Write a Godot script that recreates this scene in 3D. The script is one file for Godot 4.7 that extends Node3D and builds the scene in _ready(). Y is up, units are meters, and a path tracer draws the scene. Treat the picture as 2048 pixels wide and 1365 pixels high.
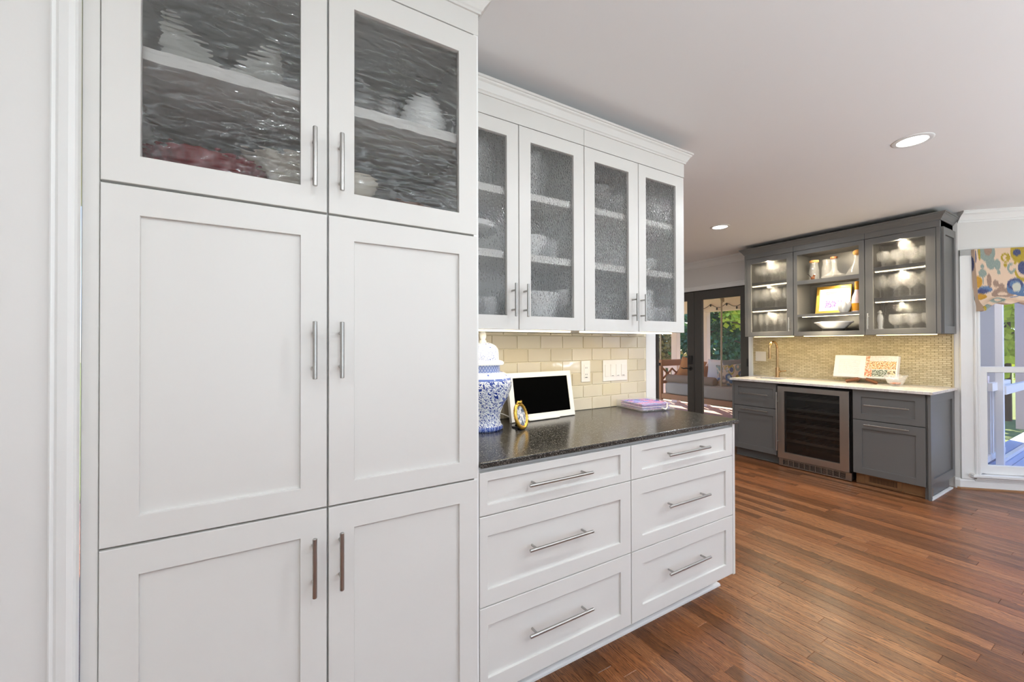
extends Node3D
# World axes: x runs along the white cabinet run towards the bar, y is up, z = -b where b is the distance from the camera towards the run.

var M := {}
var org := {}
var used := {}
var rng := RandomNumberGenerator.new()
const CEIL := 2.47
const R2 := 0.70710678


class MB:
	var v := PackedVector3Array()
	var n := PackedVector3Array()
	var uv := PackedVector2Array()
	var t := Transform3D.IDENTITY

	func tri(a: Vector3, b: Vector3, c: Vector3, na: Vector3, nb: Vector3, nc: Vector3, ua := Vector2.ZERO, ub := Vector2.ZERO, uc := Vector2.ZERO) -> void:
		var g := (b - a).cross(c - a)
		if g.length_squared() < 1e-18:
			return
		if g.dot(na + nb + nc) > 0.0:
			v.append(t * a); v.append(t * c); v.append(t * b)
			n.append(t.basis * na); n.append(t.basis * nc); n.append(t.basis * nb)
			uv.append(ua); uv.append(uc); uv.append(ub)
		else:
			v.append(t * a); v.append(t * b); v.append(t * c)
			n.append(t.basis * na); n.append(t.basis * nb); n.append(t.basis * nc)
			uv.append(ua); uv.append(ub); uv.append(uc)

	func quad(a: Vector3, b: Vector3, c: Vector3, d: Vector3, nn: Vector3, u0 := Vector2(0, 1), u1 := Vector2(1, 1), u2 := Vector2(1, 0), u3 := Vector2(0, 0)) -> void:
		tri(a, b, c, nn, nn, nn, u0, u1, u2)
		tri(a, c, d, nn, nn, nn, u0, u2, u3)

	func quadn(a: Vector3, b: Vector3, c: Vector3, d: Vector3, na: Vector3, nb: Vector3, nc: Vector3, nd: Vector3) -> void:
		tri(a, b, c, na, nb, nc)
		tri(a, c, d, na, nc, nd)

	func box(x0: float, y0: float, z0: float, x1: float, y1: float, z1: float, r := 0.0015) -> void:
		var lo := Vector3(minf(x0, x1), minf(y0, y1), minf(z0, z1))
		var hi := Vector3(maxf(x0, x1), maxf(y0, y1), maxf(z0, z1))
		var d := hi - lo
		r = minf(r, 0.45 * minf(d.x, minf(d.y, d.z)))
		var cn := [lo, hi]
		var p := []   # p[axis][ix][iy][iz]
		for k in 3:
			var arr := []
			for i in 8:
				var s := Vector3i(i & 1, (i >> 1) & 1, (i >> 2) & 1)
				var q := Vector3(cn[s.x].x, cn[s.y].y, cn[s.z].z)
				for m in 3:
					if m != k:
						q[m] += r if s[m] == 0 else -r
				arr.append(q)
			p.append(arr)
		var ax := [Vector3.RIGHT, Vector3.UP, Vector3.BACK]
		for k in 3:
			var m1 := 1 << ((k + 1) % 3)
			var m2 := 1 << ((k + 2) % 3)
			for s in 2:
				var b0 := s << k
				var nn: Vector3 = ax[k] * (1.0 if s else -1.0)
				var c: Array = [p[k][b0], p[k][b0 | m1], p[k][b0 | m1 | m2], p[k][b0 | m2]]
				var us := []
				for q in c:
					us.append(Vector2(q.z, -q.y) if k == 0 else Vector2(q.x, q.z) if k == 1 else Vector2(q.x, -q.y))
				quad(c[0], c[1], c[2], c[3], nn, us[0], us[1], us[2], us[3])
		if r <= 0.0:
			return
		for k in 3:   # edges along axis k
			var m := 1 << k
			var i1 := (k + 1) % 3
			var i2 := (k + 2) % 3
			for s in 4:
				var b0 := ((s & 1) << i1) | ((s >> 1) << i2)
				var n1: Vector3 = ax[i1] * (1.0 if s & 1 else -1.0)
				var n2: Vector3 = ax[i2] * (1.0 if s >> 1 else -1.0)
				quadn(p[i1][b0], p[i1][b0 | m], p[i2][b0 | m], p[i2][b0], n1, n1, n2, n2)
		for i in 8:
			var sg := [1.0 if i & 1 else -1.0, 1.0 if i & 2 else -1.0, 1.0 if i & 4 else -1.0]
			tri(p[0][i], p[1][i], p[2][i], ax[0] * sg[0], ax[1] * sg[1], ax[2] * sg[2])

	# a flat ring round an opening, front at z = zf, back at z = zb
	func ring(x0: float, y0: float, x1: float, y1: float, ix0: float, iy0: float, ix1: float, iy1: float, zb: float, zf: float, r := 0.002, ri := 0.0012) -> void:
		var o := [Vector2(x0, y0), Vector2(x1, y0), Vector2(x1, y1), Vector2(x0, y1)]
		var q := [Vector2(ix0, iy0), Vector2(ix1, iy0), Vector2(ix1, iy1), Vector2(ix0, iy1)]
		var sg := [Vector2(1, 1), Vector2(-1, 1), Vector2(-1, -1), Vector2(1, -1)]
		var nm := [Vector3(0, -1, 0), Vector3(1, 0, 0), Vector3(0, 1, 0), Vector3(-1, 0, 0)]
		for i in 4:
			var j := (i + 1) % 4
			var oi: Vector2 = o[i]; var oj: Vector2 = o[j]
			var fi: Vector2 = oi + sg[i] * r; var fj: Vector2 = oj + sg[j] * r
			var qi: Vector2 = q[i]; var qj: Vector2 = q[j]
			var gi: Vector2 = qi - sg[i] * ri; var gj: Vector2 = qj - sg[j] * ri
			var F := Vector3.BACK
			quad(Vector3(fi.x, fi.y, zf), Vector3(fj.x, fj.y, zf), Vector3(gj.x, gj.y, zf), Vector3(gi.x, gi.y, zf), F)
			quad(Vector3(oi.x, oi.y, zb), Vector3(oj.x, oj.y, zb), Vector3(qj.x, qj.y, zb), Vector3(qi.x, qi.y, zb), -F)
			quadn(Vector3(oi.x, oi.y, zf - r), Vector3(oj.x, oj.y, zf - r), Vector3(fj.x, fj.y, zf), Vector3(fi.x, fi.y, zf), nm[i], nm[i], F, F)
			quad(Vector3(oi.x, oi.y, zb), Vector3(oj.x, oj.y, zb), Vector3(oj.x, oj.y, zf - r), Vector3(oi.x, oi.y, zf - r), nm[i])
			quadn(Vector3(qi.x, qi.y, zf - ri), Vector3(qj.x, qj.y, zf - ri), Vector3(gj.x, gj.y, zf), Vector3(gi.x, gi.y, zf), -nm[i], -nm[i], F, F)
			quad(Vector3(qi.x, qi.y, zb), Vector3(qj.x, qj.y, zb), Vector3(qj.x, qj.y, zf - ri), Vector3(qi.x, qi.y, zf - ri), -nm[i])

	# grid of points P[j][i]; up: outward hint per point (same layout)
	func skin(P: Array, H: Array, us := [], flat := false) -> void:
		var nj := P.size()
		var ni: int = P[0].size()
		var N := []
		for j in nj:
			var row := []
			for i in ni:
				var a: Vector3 = P[j][mini(i + 1, ni - 1)] - P[j][maxi(i - 1, 0)]
				if P[j][0].distance_squared_to(P[j][ni - 1]) < 1e-12 and (i == 0 or i == ni - 1):
					a = P[j][1] - P[j][ni - 2]
				var b: Vector3 = P[mini(j + 1, nj - 1)][i] - P[maxi(j - 1, 0)][i]
				var c := a.cross(b)
				if c.length_squared() < 1e-20:
					c = H[j][i]
				c = c.normalized()
				if c.dot(H[j][i]) < 0.0:
					c = -c
				row.append(c)
			N.append(row)
		for j in nj - 1:
			for i in ni - 1:
				var ua := Vector2.ZERO; var ub := Vector2.ZERO; var uc := Vector2.ZERO; var ud := Vector2.ZERO
				if us.size():
					ua = us[j][i]; ub = us[j][i + 1]; uc = us[j + 1][i + 1]; ud = us[j + 1][i]
				tri(P[j][i], P[j][i + 1], P[j + 1][i + 1], N[j][i], N[j][i + 1], N[j + 1][i + 1], ua, ub, uc)
				tri(P[j][i], P[j + 1][i + 1], P[j + 1][i], N[j][i], N[j + 1][i + 1], N[j + 1][i], ua, uc, ud)

	# profile of (radius, height), outward = right hand of its direction; mod(theta, k) scales the radius / lifts: returns Vector2(scale, lift)
	func lathe(pr: Array, segs: int, c: Vector3, mod = null, u_rep := 1.0, v0 := 1.0, v1 := 0.0) -> void:
		var runs := []
		var cur := [0]
		for k in range(1, pr.size()):
			cur.append(k)
			if k < pr.size() - 1:
				var d0: Vector2 = (pr[k] - pr[k - 1]).normalized()
				var d1: Vector2 = (pr[k + 1] - pr[k]).normalized()
				if d0.dot(d1) < 0.75:
					runs.append(cur)
					cur = [k]
		runs.append(cur)
		var lens := [0.0]
		for k in range(1, pr.size()):
			lens.append(lens[k - 1] + pr[k].distance_to(pr[k - 1]))
		for run in runs:
			var P := []; var H := []; var U := []
			for ii in run.size():
				var k: int = run[ii]
				var d: Vector2
				if ii == 0:
					d = pr[k + 1] - pr[k]
				elif ii == run.size() - 1:
					d = pr[k] - pr[k - 1]
				else:
					d = (pr[k + 1] - pr[k]).normalized() + (pr[k] - pr[k - 1]).normalized()
				var nn := Vector2(d.y, -d.x).normalized()
				var row := []; var hr := []; var ur := []
				for i in segs + 1:
					var th := TAU * (i % segs) / segs
					var r: float = pr[k].x
					var y: float = pr[k].y
					if mod != null:
						var m: Vector2 = mod.call(th, k)
						r *= m.x
						y += m.y
					row.append(c + Vector3(r * cos(th), y, r * sin(th)))
					hr.append(Vector3(nn.x * cos(th), nn.y, nn.x * sin(th)))
					ur.append(Vector2(u_rep * i / segs, lerpf(v0, v1, lens[k] / lens[-1])))
				P.append(row); H.append(hr); U.append(ur)
			skin(P, H, U)

	func tube(path: Array, rad, sides := 10, caps := true) -> void:
		var P := []; var H := []
		var prev := Vector3.ZERO
		for k in path.size():
			var d: Vector3 = (path[mini(k + 1, path.size() - 1)] - path[maxi(k - 1, 0)]).normalized()
			var s: Vector3
			if k == 0:
				s = d.cross(Vector3.UP if absf(d.y) < 0.9 else Vector3.RIGHT).normalized()
			else:
				s = (prev - d * prev.dot(d)).normalized()
			prev = s
			var w := d.cross(s)
			var r: float = rad[k] if rad is Array else rad
			var row := []; var hr := []
			for i in sides + 1:
				var th := TAU * (i % sides) / sides
				var e := s * cos(th) + w * sin(th)
				row.append(path[k] + e * r); hr.append(e)
			P.append(row); H.append(hr)
		skin(P, H)
		if caps:
			for e in [0, path.size() - 1]:
				var d: Vector3 = (path[0] - path[1]) if e == 0 else (path[e] - path[e - 1])
				d = d.normalized()
				for i in sides:
					tri(path[e], P[e][i], P[e][i + 1], d, d, d)

	func rod(a: Vector3, b: Vector3, r: float, sides := 12) -> void:
		var d := (b - a).normalized() * minf(r * 0.25, a.distance_to(b) * 0.2)
		tube([a, a + d, b - d, b], [r * 0.8, r, r, r * 0.8], sides)

	func ball(c: Vector3, rx: float, ry: float, rz: float, nu := 14, nv := 9) -> void:
		var P := []; var H := []
		for j in nv + 1:
			var ph := PI * j / nv - PI / 2
			var row := []; var hr := []
			for i in nu + 1:
				var th := TAU * (i % nu) / nu
				var e := Vector3(cos(ph) * cos(th), sin(ph), cos(ph) * sin(th))
				row.append(c + e * Vector3(rx, ry, rz)); hr.append(e)
			P.append(row); H.append(hr)
		skin(P, H)

	# polygon (x, z) between two heights
	func prism(poly: PackedVector2Array, y0: float, y1: float) -> void:
		var idx := Geometry2D.triangulate_polygon(poly)
		for k in range(0, idx.size(), 3):
			var a := poly[idx[k]]; var b := poly[idx[k + 1]]; var c := poly[idx[k + 2]]
			for e in [[y0, Vector3.DOWN], [y1, Vector3.UP]]:
				tri(Vector3(a.x, e[0], a.y), Vector3(b.x, e[0], b.y), Vector3(c.x, e[0], c.y), e[1], e[1], e[1], a, b, c)
		var cen := Vector2.ZERO
		var cw := Geometry2D.is_polygon_clockwise(poly)
		for k in poly.size():
			var a := poly[k]; var b := poly[(k + 1) % poly.size()]
			var d := (b - a).normalized()
			var nn := Vector3(d.y, 0, -d.x)
			if cw:
				nn = -nn
			quad(Vector3(a.x, y0, a.y), Vector3(b.x, y0, b.y), Vector3(b.x, y1, b.y), Vector3(a.x, y1, a.y), nn)

	# profile [(out, y)] swept along plan points (x, z); "out" lies to the right of the direction of travel when side = 1
	func sweep(path: Array, prof: Array, side := 1.0, caps := true) -> void:
		var np := path.size()
		var rows := []
		for k in np:
			var d0: Vector2 = (path[k] - path[k - 1]).normalized() if k > 0 else (path[1] - path[0]).normalized()
			var d1: Vector2 = (path[k + 1] - path[k]).normalized() if k < np - 1 else d0
			var n0 := Vector2(-d0.y, d0.x) * side
			var n1 := Vector2(-d1.y, d1.x) * side
			var m := (n0 + n1).normalized()
			m /= maxf(m.dot(n0), 0.2)
			var row := []
			for q in prof:
				row.append(Vector3(path[k].x + m.x * q.x, q.y, path[k].y + m.y * q.x))
			rows.append(row)
		for k in np - 1:
			var d: Vector2 = (path[k + 1] - path[k]).normalized()
			var nn2 := Vector2(-d.y, d.x) * side
			for i in prof.size() - 1:
				var e: Vector2 = prof[i + 1] - prof[i]
				var o := Vector2(e.y, -e.x).normalized()
				var nn := Vector3(nn2.x * o.x, o.y, nn2.y * o.x)
				quad(rows[k][i], rows[k + 1][i], rows[k + 1][i + 1], rows[k][i + 1], nn)
		if caps:
			var pp := PackedVector2Array(prof)
			var idx := Geometry2D.triangulate_polygon(pp)
			for e in [0, np - 1]:
				var d: Vector2 = (path[0] - path[1]) if e == 0 else (path[e] - path[e - 1])
				var nn := Vector3(d.x, 0, d.y).normalized()
				for k in range(0, idx.size(), 3):
					tri(rows[e][idx[k]], rows[e][idx[k + 1]], rows[e][idx[k + 2]], nn, nn, nn)

	func mesh(o: Vector3) -> ArrayMesh:
		var m := ArrayMesh.new()
		var vv := v.duplicate()
		for i in vv.size():
			vv[i] -= o
		var nn := n.duplicate()
		for i in nn.size():
			nn[i] = nn[i].normalized()
		var a := []
		a.resize(Mesh.ARRAY_MAX)
		a[Mesh.ARRAY_VERTEX] = vv
		a[Mesh.ARRAY_NORMAL] = nn
		a[Mesh.ARRAY_TEX_UV] = uv
		m.add_surface_from_arrays(Mesh.PRIMITIVE_TRIANGLES, a)
		return m


func numbered(s: String) -> String:
	if not used.has(s):
		used[s] = 0
		return s
	used[s] += 1
	return "%s_%03d" % [s, used[s]]


func tag(o: Node, label: String, cat: String, group := "", kind := "") -> void:
	o.set_meta("label", label)
	if cat:
		o.set_meta("category", cat)
	if group:
		o.set_meta("group", group)
	if kind:
		o.set_meta("kind", kind)


func thing(called: String, label: String, cat: String, at: Vector3, group := "") -> Node3D:
	var o := Node3D.new()
	o.name = numbered(called)
	add_child(o)
	o.position = at
	org[o] = at
	tag(o, label, cat, group)
	return o


func part(p: Node3D, called: String, mb: MB, mat: Material, label := "", kind := "") -> MeshInstance3D:
	var o := MeshInstance3D.new()
	o.name = called
	o.mesh = mb.mesh(org[p])
	o.material_override = mat
	p.add_child(o, true)
	org[o] = org[p]
	if label:
		o.set_meta("label", label)
	if kind:
		o.set_meta("kind", kind)
	return o


func solo(called: String, mb: MB, mat: Material, label: String, cat: String, at := Vector3.ZERO, group := "", kind := "") -> MeshInstance3D:
	var o := MeshInstance3D.new()
	o.name = numbered(called)
	o.mesh = mb.mesh(at)
	o.material_override = mat
	add_child(o)
	o.position = at
	org[o] = at
	tag(o, label, cat, group, kind)
	return o


func struct(called: String, mb: MB, mat: Material, label: String, cat: String) -> MeshInstance3D:
	return solo(called, mb, mat, label, cat, Vector3.ZERO, "", "structure")


func dup(src: Node3D, at: Vector3, turn := 0.0, label := "", group := "") -> Node3D:
	var base: String = src.get_meta("base_name") if src.has_meta("base_name") else String(src.name)
	var o: Node3D = src.duplicate()
	o.name = numbered(base)
	add_child(o)
	o.position = at
	o.rotation.y = turn
	if label:
		o.set_meta("label", label)
	if group:
		o.set_meta("group", group)
	return o


func g(a: float, h: float, b: float) -> Vector3:
	return Vector3(a, h, -b)


func bar_frame() -> Transform3D:   # local x = -b, y = h, z = -a
	return Transform3D(Basis(Vector3(0, 0, 1), Vector3.UP, Vector3(-1, 0, 0)), Vector3.ZERO)


func bay_frame() -> Transform3D:   # local x = s along the bay wall from the corner, y = h, z = into the room
	return Transform3D(Basis(Vector3(R2, 0, R2), Vector3.UP, Vector3(-R2, 0, R2)), g(5.341, 0, 1.0895))


func mbt(t: Transform3D) -> MB:
	var m := MB.new()
	m.t = t
	return m


func mat(c: Color, rough := 0.5, metal := 0.0) -> StandardMaterial3D:
	var m := StandardMaterial3D.new()
	m.albedo_color = c
	m.roughness = rough
	m.metallic = metal
	return m


func noise_tex(sd: int, freq: float, w := 512, oct := 3, kind := FastNoiseLite.TYPE_SIMPLEX_SMOOTH) -> NoiseTexture2D:
	var f := FastNoiseLite.new()
	f.seed = sd
	f.noise_type = kind
	f.frequency = freq
	f.fractal_octaves = oct
	var tx := NoiseTexture2D.new()
	tx.noise = f
	tx.width = w
	tx.height = w
	tx.seamless = true
	return tx


func bump(m: StandardMaterial3D, tx: Texture2D, cm: float, sc: Vector3, world := false) -> StandardMaterial3D:
	m.heightmap_enabled = true
	m.heightmap_texture = tx
	m.heightmap_scale = cm
	m.uv1_triplanar = true
	m.uv1_world_triplanar = world
	m.uv1_scale = sc
	return m


func pane_mat(a := 0.05, rough := 0.0) -> StandardMaterial3D:
	var m := mat(Color(1, 1, 1, a), rough)
	m.transparency = BaseMaterial3D.TRANSPARENCY_ALPHA
	return m


func glass_mat(c := Color(1, 1, 1, 0.0)) -> StandardMaterial3D:
	var m := mat(c, 0.0)
	m.refraction_enabled = true
	m.refraction_scale = 0.05
	return m


func img_tex(w: int, h: int, f: Callable) -> ImageTexture:
	var d := PackedByteArray()
	d.resize(w * h * 3)
	var k := 0
	for y in h:
		for x in w:
			var c: Color = f.call(x, y)
			d[k] = int(clampf(c.r, 0, 1) * 255.0)
			d[k + 1] = int(clampf(c.g, 0, 1) * 255.0)
			d[k + 2] = int(clampf(c.b, 0, 1) * 255.0)
			k += 3
	return ImageTexture.create_from_image(Image.create_from_data(w, h, false, Image.FORMAT_RGB8, d))


func fnl(sd: int, oct := 2) -> FastNoiseLite:
	var f := FastNoiseLite.new()
	f.seed = sd
	f.frequency = 1.0
	f.noise_type = FastNoiseLite.TYPE_SIMPLEX
	f.fractal_octaves = oct
	return f


func rgb(r: int, gg: int, b: int) -> Color:
	return Color(r / 255.0, gg / 255.0, b / 255.0)


# oak board, 1.6 m long and 0.08 m wide: rings cut as straight grain or as cathedrals, with dark open pores
func oak(sd: int, cath: bool) -> ImageTexture:
	var n1 := fnl(sd); var n2 := fnl(sd + 1); var n3 := fnl(sd + 2, 1)
	var light := rgb(178, 124, 82); var mid := rgb(140, 91, 58); var dark := rgb(56, 33, 22)
	return img_tex(1024, 128, func(x: int, y: int) -> Color:
		var X := x / 1024.0 * 1.6
		var Y := y / 128.0 * 0.08
		var w := n1.get_noise_2d(X * 2.0, Y * 10.0) * 0.014 + n2.get_noise_2d(X * 9.0, Y * 50.0) * 0.0022
		var q: float
		if cath:
			q = sqrt(pow(Y - 0.038 + w, 2.0) + pow((X - 0.75) * 0.05 + w * 0.5, 2.0))
		else:
			q = Y + w + X * 0.006
		var s := fposmod(q / 0.0085 + n2.get_noise_2d(X * 2.0, Y * 22.0) * 0.4, 1.0)
		var band := pow(s, 2.2)
		var pore := clampf((n3.get_noise_2d(X * 22.0, Y * 1100.0) - 0.12 + (s - 0.55) * 0.9) * 2.2, 0.0, 1.0)
		var c := light.lerp(mid, clampf(0.35 + 0.65 * band + 0.5 * n1.get_noise_2d(X * 1.2, Y * 30.0), 0.0, 1.0))
		return c.lerp(dark, clampf(pore * (0.35 + 0.6 * band), 0.0, 0.92)))


func porcelain(body: bool) -> ImageTexture:
	var n1 := fnl(41, 2); var n2 := fnl(42, 2); var n3 := fnl(43, 1)
	var white := rgb(236, 238, 240); var blue := rgb(36, 58, 140); var mid := rgb(110, 130, 190)
	var meds := [Vector2(0.13, 0.47), Vector2(0.46, 0.5), Vector2(0.79, 0.46)] if body else []
	return img_tex(1024, 512, func(x: int, y: int) -> Color:
		var u := x / 1024.0; var v := y / 512.0   # v = 0 at the top
		var a := u * TAU
		var p := Vector3(cos(a), sin(a), 0) * 3.2 + Vector3(0, 0, v * 9.0)
		var wx := n1.get_noise_3d(p.x, p.y, p.z) * 0.9
		var vine := absf(n2.get_noise_3d(p.x * 1.5 + wx, p.y * 1.5 + wx, p.z * 1.5))
		var leaf := n3.get_noise_3d(p.x * 4.2 + wx * 2.0, p.y * 4.2, p.z * 4.2 + wx)
		var c := white
		var ink := clampf((0.07 - vine) * 18.0, 0.0, 1.0)
		if leaf > 0.28:
			ink = maxf(ink, clampf((leaf - 0.28) * 7.0, 0.0, 1.0))
		for m in meds:
			var d := Vector2((u - m.x) * 0.83, (v - m.y) * 0.6)
			var r := d.length() / 0.066
			if r < 1.0:
				var th := atan2(d.y, d.x)
				var petal := 0.72 + 0.26 * cos(th * 10.0)
				ink = 0.0 if r > petal else (1.0 if absf(r - petal) < 0.12 or r < 0.18 or absf(r - 0.42) < 0.06 else 0.45)
		if body:
			if v < 0.10:   # lattice neck band
				var l := minf(absf(fposmod(u * 36.0 + v * 20.0, 1.0) - 0.5), absf(fposmod(u * 36.0 - v * 20.0, 1.0) - 0.5))
				ink = 0.55 if l < 0.12 else 0.22
			elif v < 0.2:
				ink = 0.75 if fposmod(u * 7.0, 1.0) < 0.09 and absf(v - 0.15) < 0.02 else 0.0
			elif v < 0.225:
				ink = 0.6
			elif v > 0.93:
				ink = 0.0
			elif v > 0.74:   # tall lappets round the foot
				var s := absf(fposmod(u * 26.0, 1.0) - 0.5)
				ink = 0.95 - 0.55 * clampf((leaf + 0.2) * 1.5, 0.0, 1.0) if s < 0.42 else 0.25
		else:
			if v < 0.1 or v > 0.86:
				ink = 0.0
		return c.lerp(mid, clampf(ink * 2.0, 0.0, 1.0)).lerp(blue, clampf(ink * 2.0 - 1.0, 0.0, 1.0)))


# printed cloth of the shade: soft-edged ogees, rings and fans, 0.62 x 0.62 m
func ikat() -> ImageTexture:
	var n1 := fnl(71, 1); var n2 := fnl(72, 2)
	var base := rgb(224, 196, 170); var sage := rgb(132, 150, 144); var must := rgb(170, 146, 38); var gold := rgb(190, 138, 40)
	var navy := rgb(58, 68, 112); var blue := rgb(78, 112, 156); var taupe := rgb(150, 124, 110); var pale := rgb(196, 200, 186)
	# [u, w, ru, rw, colour, inner share] in metres from the top left
	var bl := [
		[-0.012, 0.065, 0.020, 0.075, navy, 0.0], [0.035, 0.02, 0.02, 0.06, sage, 0.0], [0.085, 0.03, 0.055, 0.09, sage, 0.0], [0.09, 0.01, 0.028, 0.05, taupe, 0.0], [0.105, 0.13, 0.033, 0.055, sage, 0.0], [0.150, 0.145, 0.022, 0.05, sage, 0.0],
		[0.155, 0.215, 0.012, 0.02, sage, 0.0], [0.045, 0.155, 0.013, 0.02, sage, 0.0], [0.044, 0.215, 0.028, 0.036, sage, 0.0], [0.044, 0.27, 0.004, 0.05, sage, 0.0], [0.012, 0.29, 0.026, 0.05, gold, 0.0], [0.028, 0.04, 0.008, 0.06, must, 0.0],
		[0.21, 0.085, 0.033, 0.04, must, 0.62], [0.225, 0.085, 0.015, 0.018, must, 0.0], [0.205, 0.15, 0.012, 0.02, must, 0.0], [0.30, 0.04, 0.055, 0.095, must, 0.0], [0.29, 0.045, 0.028, 0.03, navy, 0.0], [0.32, 0.18, 0.06, 0.115, must, 0.74], [0.325, 0.18, 0.035, 0.06, navy, 0.0],
		[0.245, 0.18, 0.03, 0.046, sage, 0.5], [0.265, 0.165, 0.02, 0.022, base, 0.0],
		[0.055, 0.36, 0.05, 0.03, blue, 0.0], [0.03, 0.375, 0.05, 0.022, navy, 0.0], [0.085, 0.28, 0.016, 0.06, taupe, 0.0], [0.17, 0.42, 0.075, 0.075, taupe, 0.45], [0.13, 0.31, 0.02, 0.03, taupe, 0.0], [0.165, 0.33, 0.024, 0.02, taupe, 0.0],
		[0.265, 0.35, 0.062, 0.085, blue, 0.42], [0.262, 0.32, 0.055, 0.05, navy, 0.7], [0.272, 0.345, 0.03, 0.04, pale, 0.0], [0.30, 0.44, 0.04, 0.05, blue, 0.0], [0.03, 0.43, 0.035, 0.035, gold, 0.0], [0.24, 0.50, 0.03, 0.02, blue, 0.0],
		[0.44, 0.12, 0.05, 0.1, sage, 0.4], [0.50, 0.3, 0.06, 0.09, blue, 0.4], [0.43, 0.36, 0.04, 0.06, must, 0.0], [0.57, 0.12, 0.04, 0.08, navy, 0.5], [0.52, 0.52, 0.05, 0.05, taupe, 0.4], [0.40, 0.54, 0.05, 0.04, gold, 0.0], [0.12, 0.56, 0.06, 0.04, sage, 0.4], [0.57, 0.42, 0.03, 0.05, sage, 0.0]]
	return img_tex(512, 512, func(x: int, y: int) -> Color:
		var u := x / 512.0 * 0.62; var w := y / 512.0 * 0.62
		var jag := n1.get_noise_2d(u * 420.0, w * 6.0) * 0.011
		var c := base
		for b in bl:
			var d := Vector2((u - b[0]) / b[2], (w + jag - b[1]) / b[3]).length()
			if d < 1.0 and d >= b[5]:
				c = b[4]
		var s := n2.get_noise_2d(u * 500.0, w * 30.0)
		return c.lerp(base, clampf(0.12 + s * 0.25, 0.0, 0.5)))


func blotch(sd: int, cols: Array, fx: float, fy: float, w := 256, h := 256) -> ImageTexture:
	var n1 := fnl(sd, 2)
	return img_tex(w, h, func(x: int, y: int) -> Color:
		var t := (n1.get_noise_2d(x * fx / w, y * fy / h) * 0.9 + 0.5) * cols.size()
		return cols[clampi(int(t), 0, cols.size() - 1)])


func text_page() -> ImageTexture:
	var n1 := fnl(88, 1)
	return img_tex(192, 192, func(x: int, y: int) -> Color:
		var u := x / 192.0; var v := y / 192.0
		if u > 0.16 and u < 0.84 and v > 0.16 and v < 0.86 and fposmod(v * 22.0, 1.0) < 0.35 and n1.get_noise_2d(x * 0.35, floor(v * 22.0) * 7.0) > -0.25:
			return rgb(205, 196, 190)
		return rgb(240, 234, 228))


func food_page() -> ImageTexture:
	var n1 := fnl(91, 2); var n2 := fnl(92, 1)
	return img_tex(192, 192, func(x: int, y: int) -> Color:
		var u := x / 192.0; var v := y / 192.0
		if v > 0.93 or u > 0.95:
			return rgb(240, 236, 230)
		var t := n1.get_noise_2d(u * 9.0, v * 11.0)
		var s := n2.get_noise_2d(u * 16.0, v * 14.0)
		if u < 0.14 and v < 0.62:
			return rgb(206, 150, 112) if t < 0.0 else rgb(236, 214, 190)
		if v < 0.24:
			return rgb(226, 216, 208) if t < 0.15 else rgb(236, 228, 220)
		if v < 0.6:
			return rgb(232, 180, 120) if t > 0.2 else rgb(248, 222, 188) if s > -0.2 else rgb(176, 112, 66)
		if v < 0.63:
			return rgb(240, 236, 230)
		if u < 0.24:
			return rgb(214, 130, 96) if t > -0.1 else rgb(244, 214, 180)
		return (rgb(88, 96, 70) if s > 0.25 else rgb(212, 214, 196) if t > -0.05 else rgb(150, 152, 140)) if u < 0.72 else (rgb(238, 214, 172) if t > -0.3 else rgb(84, 70, 58)))


func art_print() -> ImageTexture:
	var n1 := fnl(95, 2)
	return img_tex(192, 256, func(x: int, y: int) -> Color:
		var u := x / 192.0; var v := y / 256.0
		var w := n1.get_noise_2d(u * 3.0, v * 9.0) * 0.06
		if u < 0.22 or u > 0.80 or v < 0.14 or v > 0.84 or (v > 0.5 and v < 0.54):
			return rgb(242, 234, 220)
		if v < 0.5:
			var q := (v - 0.14) / 0.36 + w * 3.0
			return rgb(226, 150, 146) if q < 0.22 else rgb(190, 150, 190) if q < 0.45 else rgb(140, 140, 196) if q < 0.62 else rgb(206, 196, 220) if q < 0.8 else rgb(236, 206, 190)
		return rgb(196, 168, 196) if n1.get_noise_2d(u * 12.0, v * 16.0) > 0.0 else rgb(124, 100, 160))


func napkin_print() -> ImageTexture:
	var n1 := fnl(97, 2)
	return img_tex(256, 256, func(x: int, y: int) -> Color:
		var cx := x / 64; var cy := y / 64
		var t := n1.get_noise_2d(x * 0.05, y * 0.05)
		var pal := [rgb(70, 76, 190), rgb(120, 90, 190), rgb(40, 120, 190), rgb(200, 110, 160), rgb(96, 130, 220), rgb(150, 150, 226)]
		if x % 64 < 3 or y % 64 < 3:
			return rgb(232, 232, 246)
		var c: Color = pal[(cx * 5 + cy * 3 + cx * cy) % 6]
		return c if t < 0.1 else c.lerp(rgb(236, 226, 244), 0.6) if t > 0.25 else pal[(cx + cy * 2 + 1) % 6])


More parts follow.
